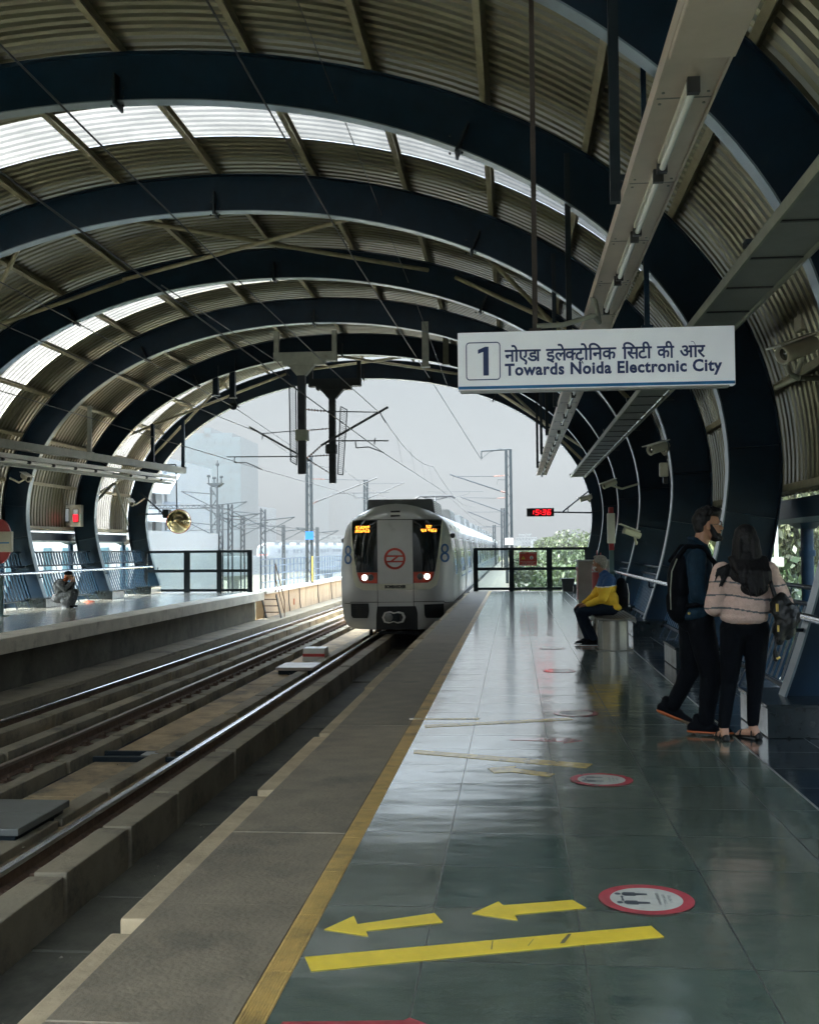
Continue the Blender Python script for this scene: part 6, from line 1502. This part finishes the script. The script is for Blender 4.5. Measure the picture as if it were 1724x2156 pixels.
def shoe(parent, heel, toe, m='cloth_black', sole='orange_sole', w_=.048, lift=0, sole2='sole_brown'):
    heel, toe = Vector(heel), Vector(toe); d = (toe-heel); b = MB(); capsule(b, heel+V3(0, 0, .055), heel+d*.45+V3(0, 0, .06), w_, w_*1.0); capsule(b, heel+d*.4+V3(0, 0, .05), toe+V3(0, 0, .035)-d.normalized()*.04, w_*.95, w_*.62); capsule(b, heel+V3(0, 0, .06)+d*.12, heel+V3(0, 0, .13)+d*.12, w_*.95, w_*.85)
    o = blob('shoe', b, .007, m, parent, 2)
    b = MB(); capsule(b, heel+V3(0, 0, .026), toe+V3(0, 0, .024)-d.normalized()*.035, w_*1.08, w_*.85, sx=.36, ax=(0, 0, 1)); blob('sole', b, .006, [sole, sole2], o, 1, matfn=lambda c: 0 if c.z > (heel.z+.022 + (toe.z-heel.z)*.5) else 1)
shoe(man, (1.40, 8.93, .0), (1.70, 8.85, .0)); shoe(man, (1.20, 9.2, .115), (1.46, 9.13, .012))
b = MB(); ell(b, (1.315, 8.93, 1.20), (.10, .16, .235)); ell(b, (1.31, 8.93, 1.03), (.105, .165, .15)); ell(b, (1.285, 8.93, 1.06), (.08, .13, .12)); ell(b, (1.33, 8.93, 1.31), (.085, .14, .14)); bp_ = blob('backpack', b, .010, 'cloth_black', man, 5, disp=.01)
b = MB(); 
for y_ in (8.84, 9.12): 
    pts = [V3(1.27, y_, 1.38), V3(1.36, y_, 1.50), V3(1.48, y_, 1.49), V3(1.58, y_, 1.36), V3(1.56, y_-.0, 1.18), V3(1.42, y_-.10*(1 if y_ < 9 else -1), 1.04), V3(1.26, y_, 1.02)]
    for p, q in zip(pts, pts[1:]): capsule(b, p, q, .02, .02, n=8)
blob('strap', b, .008, 'cloth_black', bp_, 2)
mb = MB(); mb.path([(1.225, 8.80, 1.0), (1.22, 8.78, 1.15), (1.235, 8.79, 1.30), (1.28, 8.81, 1.40)], .005, n=6); mb.build('zip', 'olive', bp_)

# ---- woman with long hair, seen from behind
wx, wy = 1.77, 8.66; wo = thing('person', (wx, wy, 0), 'woman with long black hair, pink striped sweater and black bag, seen from behind at right', 'person')
HWm = V3(1.785, 8.70, 1.535); fw = V3(-.25, 1, 0).normalized()
b = MB(); head(b, HWm, fw, .98); capsule(b, (1.78, 8.69, 1.47), (1.77, 8.68, 1.33), .05, .055); ell(b, (1.765, 8.68, 1.2), (.155, .105, .2)); ell(b, (1.76, 8.68, .93), (.165, .125, .15))
hl_, hr_ = V3(1.68, 8.68, .86), V3(1.85, 8.68, .86); kl, kr = V3(1.645, 8.70, .46), V3(1.845, 8.72, .46); al, ar = V3(1.595, 8.68, .09), V3(1.835, 8.78, .09)
capsule(b, hl_, kl, .09, .058); capsule(b, kl, al, .054, .036); capsule(b, hr_, kr, .09, .058); capsule(b, kr, ar, .054, .036)
sl_, sr_ = V3(1.60, 8.67, 1.30), V3(1.95, 8.67, 1.30); el_, er_ = V3(1.53, 8.66, 1.03), V3(2.06, 8.67, 1.05); wl_, wr_ = V3(1.60, 8.86, .98), V3(2.00, 8.86, 1.0)
for s_, e_, w_ in ((sl_, el_, wl_), (sr_, er_, wr_)): capsule(b, s_, e_, .045, .038); capsule(b, e_, w_, .036, .024)
hand(b, wl_+V3(.02, .01, 0), (.7, .7, .2), (.5, -.4, 0), .9); hand(b, wr_+V3(-.01, .01, 0), (-.5, .8, .2), (-.5, -.4, 0), .9, thumb=-1)
for a_, tdir in ((al, V3(-.15, 1, 0)), (ar, V3(-.75, .65, 0))):
    tdir.normalize(); capsule(b, a_, a_-V3(0, 0, .045)-tdir*.025, .036, .032); capsule(b, a_-V3(0, 0, .035)-tdir*.02, a_+tdir*.11-V3(0, 0, .062), .032, .026); 
    sd_ = V3(-tdir.y, tdir.x, 0)
    for q in range(5): capsule(b, a_+tdir*.11-V3(0, 0, .068)+sd_*(q-2)*.014, a_+tdir*(.15-.006*abs(q-1))-V3(0, 0, .07)+sd_*(q-2)*.015, .010, .009, n=8)
blob('body', b, .0072, 'skin_light', wo, 3); face_parts(HWm, fw, wo, .98)
b = MB(); ell(b, HWm+V3(.0, -.015, .035), (.090, .106, .100)); ell(b, HWm+V3(.002, -.03, -.06), (.098, .092, .11)); ell(b, HWm+V3(.0, -.055, -.17), (.120, .095, .13)); ell(b, HWm+V3(.005, -.095, -.27), (.158, .085, .11)); ell(b, HWm+V3(.03, -.135, -.35), (.115, .045, .08))
random.seed(21)
for k in range(26):
    a_ = R(-60+300*k/26); r0 = .098; c0 = HWm+V3(math.cos(a_)*.058, -.02+math.sin(a_)*.07, .092); c1 = HWm+V3(math.cos(a_)*.088, -.025+math.sin(a_)*.094, .0); c2 = HWm+V3(math.cos(a_)*.098+random.uniform(-.01, .01), -.04+math.sin(a_)*.105, -.12)
    if math.sin(a_) < .75: capsule(b, c0, c1, .013, .016, n=6); capsule(b, c1, c2, .016, .018, n=6)
for k in range(34):
    u = (k/33-.5)*2; x0 = HWm.x+u*.13; x1 = HWm.x+u*.105+random.uniform(-.03, .03)+.035; ln = (1.125+ .08*u*u + random.uniform(-.03, .05)); yb_ = 8.545-.035*(1-u*u)
    xm_ = (x0+x1)/2+random.uniform(-.012, .012); capsule(b, (x0, 8.62-.03*(1-u*u), 1.40), (xm_, yb_-.012, 1.30), .022, .022, n=7); capsule(b, (xm_, yb_-.012, 1.30), (x1, yb_-.022, ln), .022, .007, n=7)
for k in range(10): x = HWm.x-.19+random.uniform(-.05, .03); z = 1.33-random.uniform(0, .1); capsule(b, (HWm.x-.1, 8.60, 1.37), (x, 8.575, z), .016, .010, n=6); capsule(b, (x, 8.575, z), (x-.02, 8.57, z-.05), .010, .005, n=6)
blob('hair', b, .0075, 'hair_black', wo, 2, disp=.010)
def sweater(c):
    for z0, tk in ((1.205, .0065), (1.105, .0065), (1.005, .0065)):
        if abs(c.z - z0 - .02*math.sin(c.x*9)) < tk: return 1
    return 0
mt_sw, N_, L__ = nodes_of('sweater_pink'); bb_ = N_['Principled BSDF']; bb_.inputs['Roughness'].default_value = .9
mk('knit_pink', (.56, .40, .345), .9, var=.12, scale=20, bump=.8, bscale=90); mk('knit_dark', (.10, .11, .12), .9, var=.2, scale=20)
b = MB(); capsule(b, (1.775, 8.68, 1.38), (1.775, 8.68, 1.34), .075, .10); capsule(b, (1.63, 8.675, 1.285), (1.92, 8.675, 1.285), .082, .082); ell(b, (1.768, 8.675, 1.2), (.205, .138, .2)); ell(b, (1.762, 8.67, 1.04), (.198, .145, .165)); ell(b, (1.76, 8.67, .955), (.188, .138, .085))
for s_, e_, w_ in ((sl_, el_, wl_), (sr_, er_, wr_)): capsule(b, s_, e_, .078, .074); capsule(b, e_, e_+(w_-e_)*.95, .074, .042)
blob('sweater', b, .0075, ['knit_pink', 'knit_dark'], wo, 4, matfn=sweater, disp=.016)
b = MB(); ell(b, (1.76, 8.68, .88), (.165, .125, .12)); capsule(b, hl_, kl, .105, .068); capsule(b, kl, al+V3(0, 0, .03), .064, .046); capsule(b, hr_, kr, .105, .068); capsule(b, kr, ar+V3(0, 0, .03), .064, .046)
blob('trousers', b, .008, 'cloth_black', wo, 4, disp=.006)
for a_, tdir in ((al, V3(-.15, 1, 0)), (ar, V3(-.75, .65, 0))):
    tdir.normalize(); sd_ = V3(-tdir.y, tdir.x, 0); b = MB(); h0 = a_-tdir*.045; h0.z = .012; t0_ = a_+tdir*.17; t0_.z = .010; capsule(b, h0, t0_, .034, .038, sx=.3, ax=(0, 0, 1)); capsule(b, h0+V3(0, 0, -.002), h0+V3(0, 0, .012), .03, .03)
    for (f0, z0) in ((.095, .055), (.0, .085)):
        c = a_+tdir*f0; pts = [V3(c.x, c.y, 0)+sd_*.036*math.cos(R(g_))+V3(0, 0, .018+(z0-.018)*math.sin(R(g_))) for g_ in range(0, 181, 30)]
        for p, q in zip(pts, pts[1:]): capsule(b, p, q, .007, .007, n=6)
    blob('sandal', b, .005, 'leather_black', wo, 1)
b = MB(); ell(b, (2.01, 8.55, 1.04), (.075, .06, .10), (0, 14, 0)); ell(b, (2.05, 8.55, .97), (.10, .07, .105), (0, 20, 0)); ell(b, (2.03, 8.55, .87), (.085, .07, .09), (0, -12, 0)); capsule(b, (2.06, 8.53, 1.02), (2.13, 8.55, .93), .045, .03); capsule(b, (1.99, 8.52, .84), (1.99, 8.52, .77), .05, .03); ell(b, (2.07, 8.50, .92), (.05, .03, .06)); bag = blob('bag', b, .008, 'leather_black', wo, 2, disp=.035)
b = MB(); capsule(b, (1.90, 8.60, 1.36), (1.95, 8.58, 1.20), .018, .018, n=8); capsule(b, (1.95, 8.58, 1.20), (1.98, 8.56, 1.08), .018, .018, n=8); capsule(b, (1.965, 8.52, .88), (1.95, 8.50, .70), .012, .010, n=8); capsule(b, (1.95, 8.5, .70), (1.955, 8.5, .64), .018, .02, n=8); blob('bag_strap', b, .007, 'leather_black', bag, 1)
mb = MB(); mb.bbox(1.955, 1.975, 8.468, 8.476, 1.0, 1.06, .003); mb.bbox(1.96, 1.975, 8.46, 8.468, .85, .90, .003); mb.tube((1.955, 8.478, .645), (1.98, 8.475, .66), .010); mb.build('buckle', 'gold', bag)

# ---- old man seated on the bench
ox, oy = 1.42, 16.75; om = thing('person', (ox, oy, 0), 'grey haired old man in a yellow and blue jacket sitting on the steel bench', 'person')
HO = V3(1.285, 16.85, 1.245); fo = V3(-.85, .5, 0).normalized()
hp1, hp2 = V3(1.46, 16.66, .57), V3(1.46, 16.86, .57); k1, k2 = V3(.985, 16.60, .53), V3(.97, 16.92, .53); a1, a2 = V3(1.17, 16.62, .10), V3(1.10, 16.93, .10)
b = MB(); head(b, HO, fo, 1.02); capsule(b, (1.31, 16.83, 1.17), (1.35, 16.78, 1.05), .055, .062); ell(b, (1.40, 16.76, .90), (.13, .17, .2)); ell(b, (1.45, 16.76, .62), (.14, .17, .12))
capsule(b, hp1, k1, .08, .06); capsule(b, k1, a1, .055, .04); capsule(b, hp2, k2, .08, .06); capsule(b, k2, a2, .055, .04)
s1, s2 = V3(1.40, 16.58, .99), V3(1.38, 16.95, .99); e1, e2 = V3(1.30, 16.53, .72), V3(1.22, 17.0, .75); w1, w2 = V3(1.08, 16.60, .635), V3(1.05, 16.90, .64)
for s_, e_, w_ in ((s1, e1, w1), (s2, e2, w2)): capsule(b, s_, e_, .045, .038); capsule(b, e_, w_, .036, .026)
hand(b, w1, (-1, .1, -.25), (.0, .1, -1), curl=.5); hand(b, w2, (-1, -.1, -.25), (.0, -.1, -1), curl=.5, thumb=-1)
blob('body', b, .0075, 'skin', om, 3); face_parts(HO, fo, om, 1.02, 'hair_grey')
b = MB(); ell(b, HO-fo*.03+V3(0, 0, .045), (.10, .095, .088)); ell(b, HO-fo*.06+V3(0, 0, -.005), (.065, .072, .085)); ell(b, HO+fo*.03+V3(0, 0, .10), (.06, .06, .03)); blob('hair', b, .009, 'hair_grey', om, 2, disp=.012)
b = MB(); ell(b, HO+fo*.066-V3(0, 0, .075), (.042, .045, .04)); ell(b, HO+fo*.045-V3(0, 0, .055), (.052, .062, .035)); blob('white_beard', b, .009, 'cloth_white', om, 2, disp=.006)
def jk(c):
    z = c.z-.10*max(0, (c.x-1.30)); 
    if z > .905: return 1
    if z > .89: return 2
    return 0
b = MB(); capsule(b, (1.35, 16.79, 1.08), (1.38, 16.77, 1.0), .075, .12); ell(b, (1.39, 16.765, .90), (.155, .20, .21)); ell(b, (1.42, 16.76, .70), (.165, .20, .18)); ell(b, (1.49, 16.74, .59), (.12, .18, .075))
for s_, e_, w_ in ((s1, e1, w1), (s2, e2, w2)): capsule(b, s_, e_, .078, .070); capsule(b, e_, e_+(w_-e_)*.95, .068, .042)
blob('jacket', b, .009, ['cloth_yellow', 'cloth_blue', 'cloth_white'], om, 4, matfn=jk, disp=.02)
b = MB(); ell(b, (1.46, 16.76, .585), (.15, .18, .09)); capsule(b, hp1+V3(0, 0, .0), k1, .095, .078); capsule(b, k1, a1+V3(0, 0, .03), .075, .058); capsule(b, hp2, k2, .095, .078); capsule(b, k2, a2+V3(0, 0, .03), .075, .058); blob('jeans', b, .010, 'denim_dark', om, 4, disp=.014)
shoe(om, (1.22, 16.62, .0), (.97, 16.60, .0), 'cloth_black', 'cloth_white', sole2='orange_sole'); shoe(om, (1.15, 16.93, .0), (.90, 16.92, .0), 'cloth_black', 'cloth_white', sole2='orange_sole')
b = MB(); ell(b, (1.60, 16.76, .82), (.10, .15, .22)); ell(b, (1.615, 16.76, .70), (.10, .155, .14)); bk = blob('backpack', b, .011, 'cloth_black', om, 4)
mb = MB(); mb.path([(1.68, 16.64, .95), (1.70, 16.62, .8), (1.695, 16.61, .64)], .006, n=6); mb.tube((1.70, 16.61, .60), (1.70, 16.61, .63), .014); mb.build('zip', 'white_paint', bk)

# ---- crouching person on the far block
qx, qy = -11.98, 28.2; cp = thing('person', (qx, qy, 0), 'person in black cap and dark patterned clothes crouching on the opposite platform', 'person')
HC = V3(-11.83, 28.2, .86); fc = V3(1, -.15, 0).normalized()
b = MB(); head(b, HC, fc, 1.0); capsule(b, (-11.88, 28.2, .78), (-11.95, 28.2, .66), .05, .06); ell(b, (-12.05, 28.2, .52), (.16, .19, .22)); ell(b, (-12.1, 28.2, .28), (.17, .18, .12))
for sg in (-1, 1): capsule(b, (-12.1, 28.2+sg*.11, .28), (-11.72, 28.2+sg*.16, .42), .09, .065); capsule(b, (-11.72, 28.2+sg*.16, .42), (-11.80, 28.2+sg*.14, .08), .055, .04); capsule(b, (-12.0, 28.2+sg*.2, .62), (-11.84, 28.2+sg*.22, .50), .048, .04); capsule(b, (-11.84, 28.2+sg*.22, .50), (-11.70, 28.2+sg*.08, .72), .036, .028); hand(b, (-11.70, 28.2+sg*.07, .73), (0, -sg*.2, 1), (-sg*.0-.3, -sg*.6, 0), 1.0, .8, sg)
blob('body', b, .009, 'skin', cp, 3); face_parts(HC, fc, cp)
b = MB(); ell(b, HC+V3(-.01, 0, .055), (.115, .095, .075)); ell(b, HC+V3(.085, -.01, .045), (.07, .075, .014)); blob('cap', b, .009, 'cloth_black', cp, 2)
b = MB(); ell(b, HC+V3(-.045, 0, -.02), (.075, .085, .085)); ell(b, (-11.91, 28.2, .75), (.075, .08, .05)); blob('scarf', b, .009, 'orange_sole', cp, 2)
mk('patterned_cloth', (.07, .08, .09), .85, var=.5, scale=14, dirt=((.26, .27, .27), 9, .55))
b = MB(); ell(b, (-12.05, 28.2, .55), (.19, .22, .23)); 
for sg in (-1, 1): capsule(b, (-12.0, 28.2+sg*.19, .64), (-11.84, 28.2+sg*.22, .50), .08, .07); capsule(b, (-11.84, 28.2+sg*.22, .50), (-11.73, 28.2+sg*.1, .66), .068, .05)
blob('coat', b, .011, 'patterned_cloth', cp, 3, disp=.03)
b = MB(); ell(b, (-11.86, 28.2, .55), (.10, .14, .15)); blob('vest', b, .012, 'cloth_black', cp, 3, disp=.01)
b = MB(); ell(b, (-12.08, 28.2, .26), (.2, .22, .14)); ell(b, (-11.85, 28.2, .20), (.19, .26, .20)); 
for sg in (-1, 1): capsule(b, (-12.08, 28.2+sg*.1, .28), (-11.70, 28.2+sg*.15, .40), .12, .10); capsule(b, (-11.70, 28.2+sg*.15, .40), (-11.80, 28.2+sg*.15, .07), .095, .08)
blob('skirt', b, .012, 'patterned_cloth', cp, 3, disp=.035)
for sg in (-1, 1): b = MB(); capsule(b, (-11.85, 28.2+sg*.12, .045), (-11.65, 28.2+sg*.12, .035), .042, .03); blob('shoe', b, .01, 'cloth_black', cp, 2)
mb = MB(); mb.bbox(-11.715, -11.70, 28.13, 28.21, .77, .92, .004); mb.build('phone', 'black', cp)

# ================================================================ HAZE
mb = MB(); mb.box(-1500, 1500, -60, 1500, GZ-1.0, 115); hz = mb.build('haze', 'white_paint', fix=False); tag(hz, 'pale blue grey city haze', kind='stuff')
hm = bpy.data.materials.new('haze'); hm.use_nodes = True; n_ = hm.node_tree; n_.nodes.clear()
pv = n_.nodes.new('ShaderNodeVolumePrincipled'); pv.inputs['Color'].default_value = (.099, .1015, .1035, 1); pv.inputs['Density'].default_value = HAZE; pv.inputs['Anisotropy'].default_value = 0.0
oo = n_.nodes.new('ShaderNodeOutputMaterial'); n_.links.new(pv.outputs[0], oo.inputs['Volume']); hz.data.materials.clear(); hz.data.materials.append(hm)
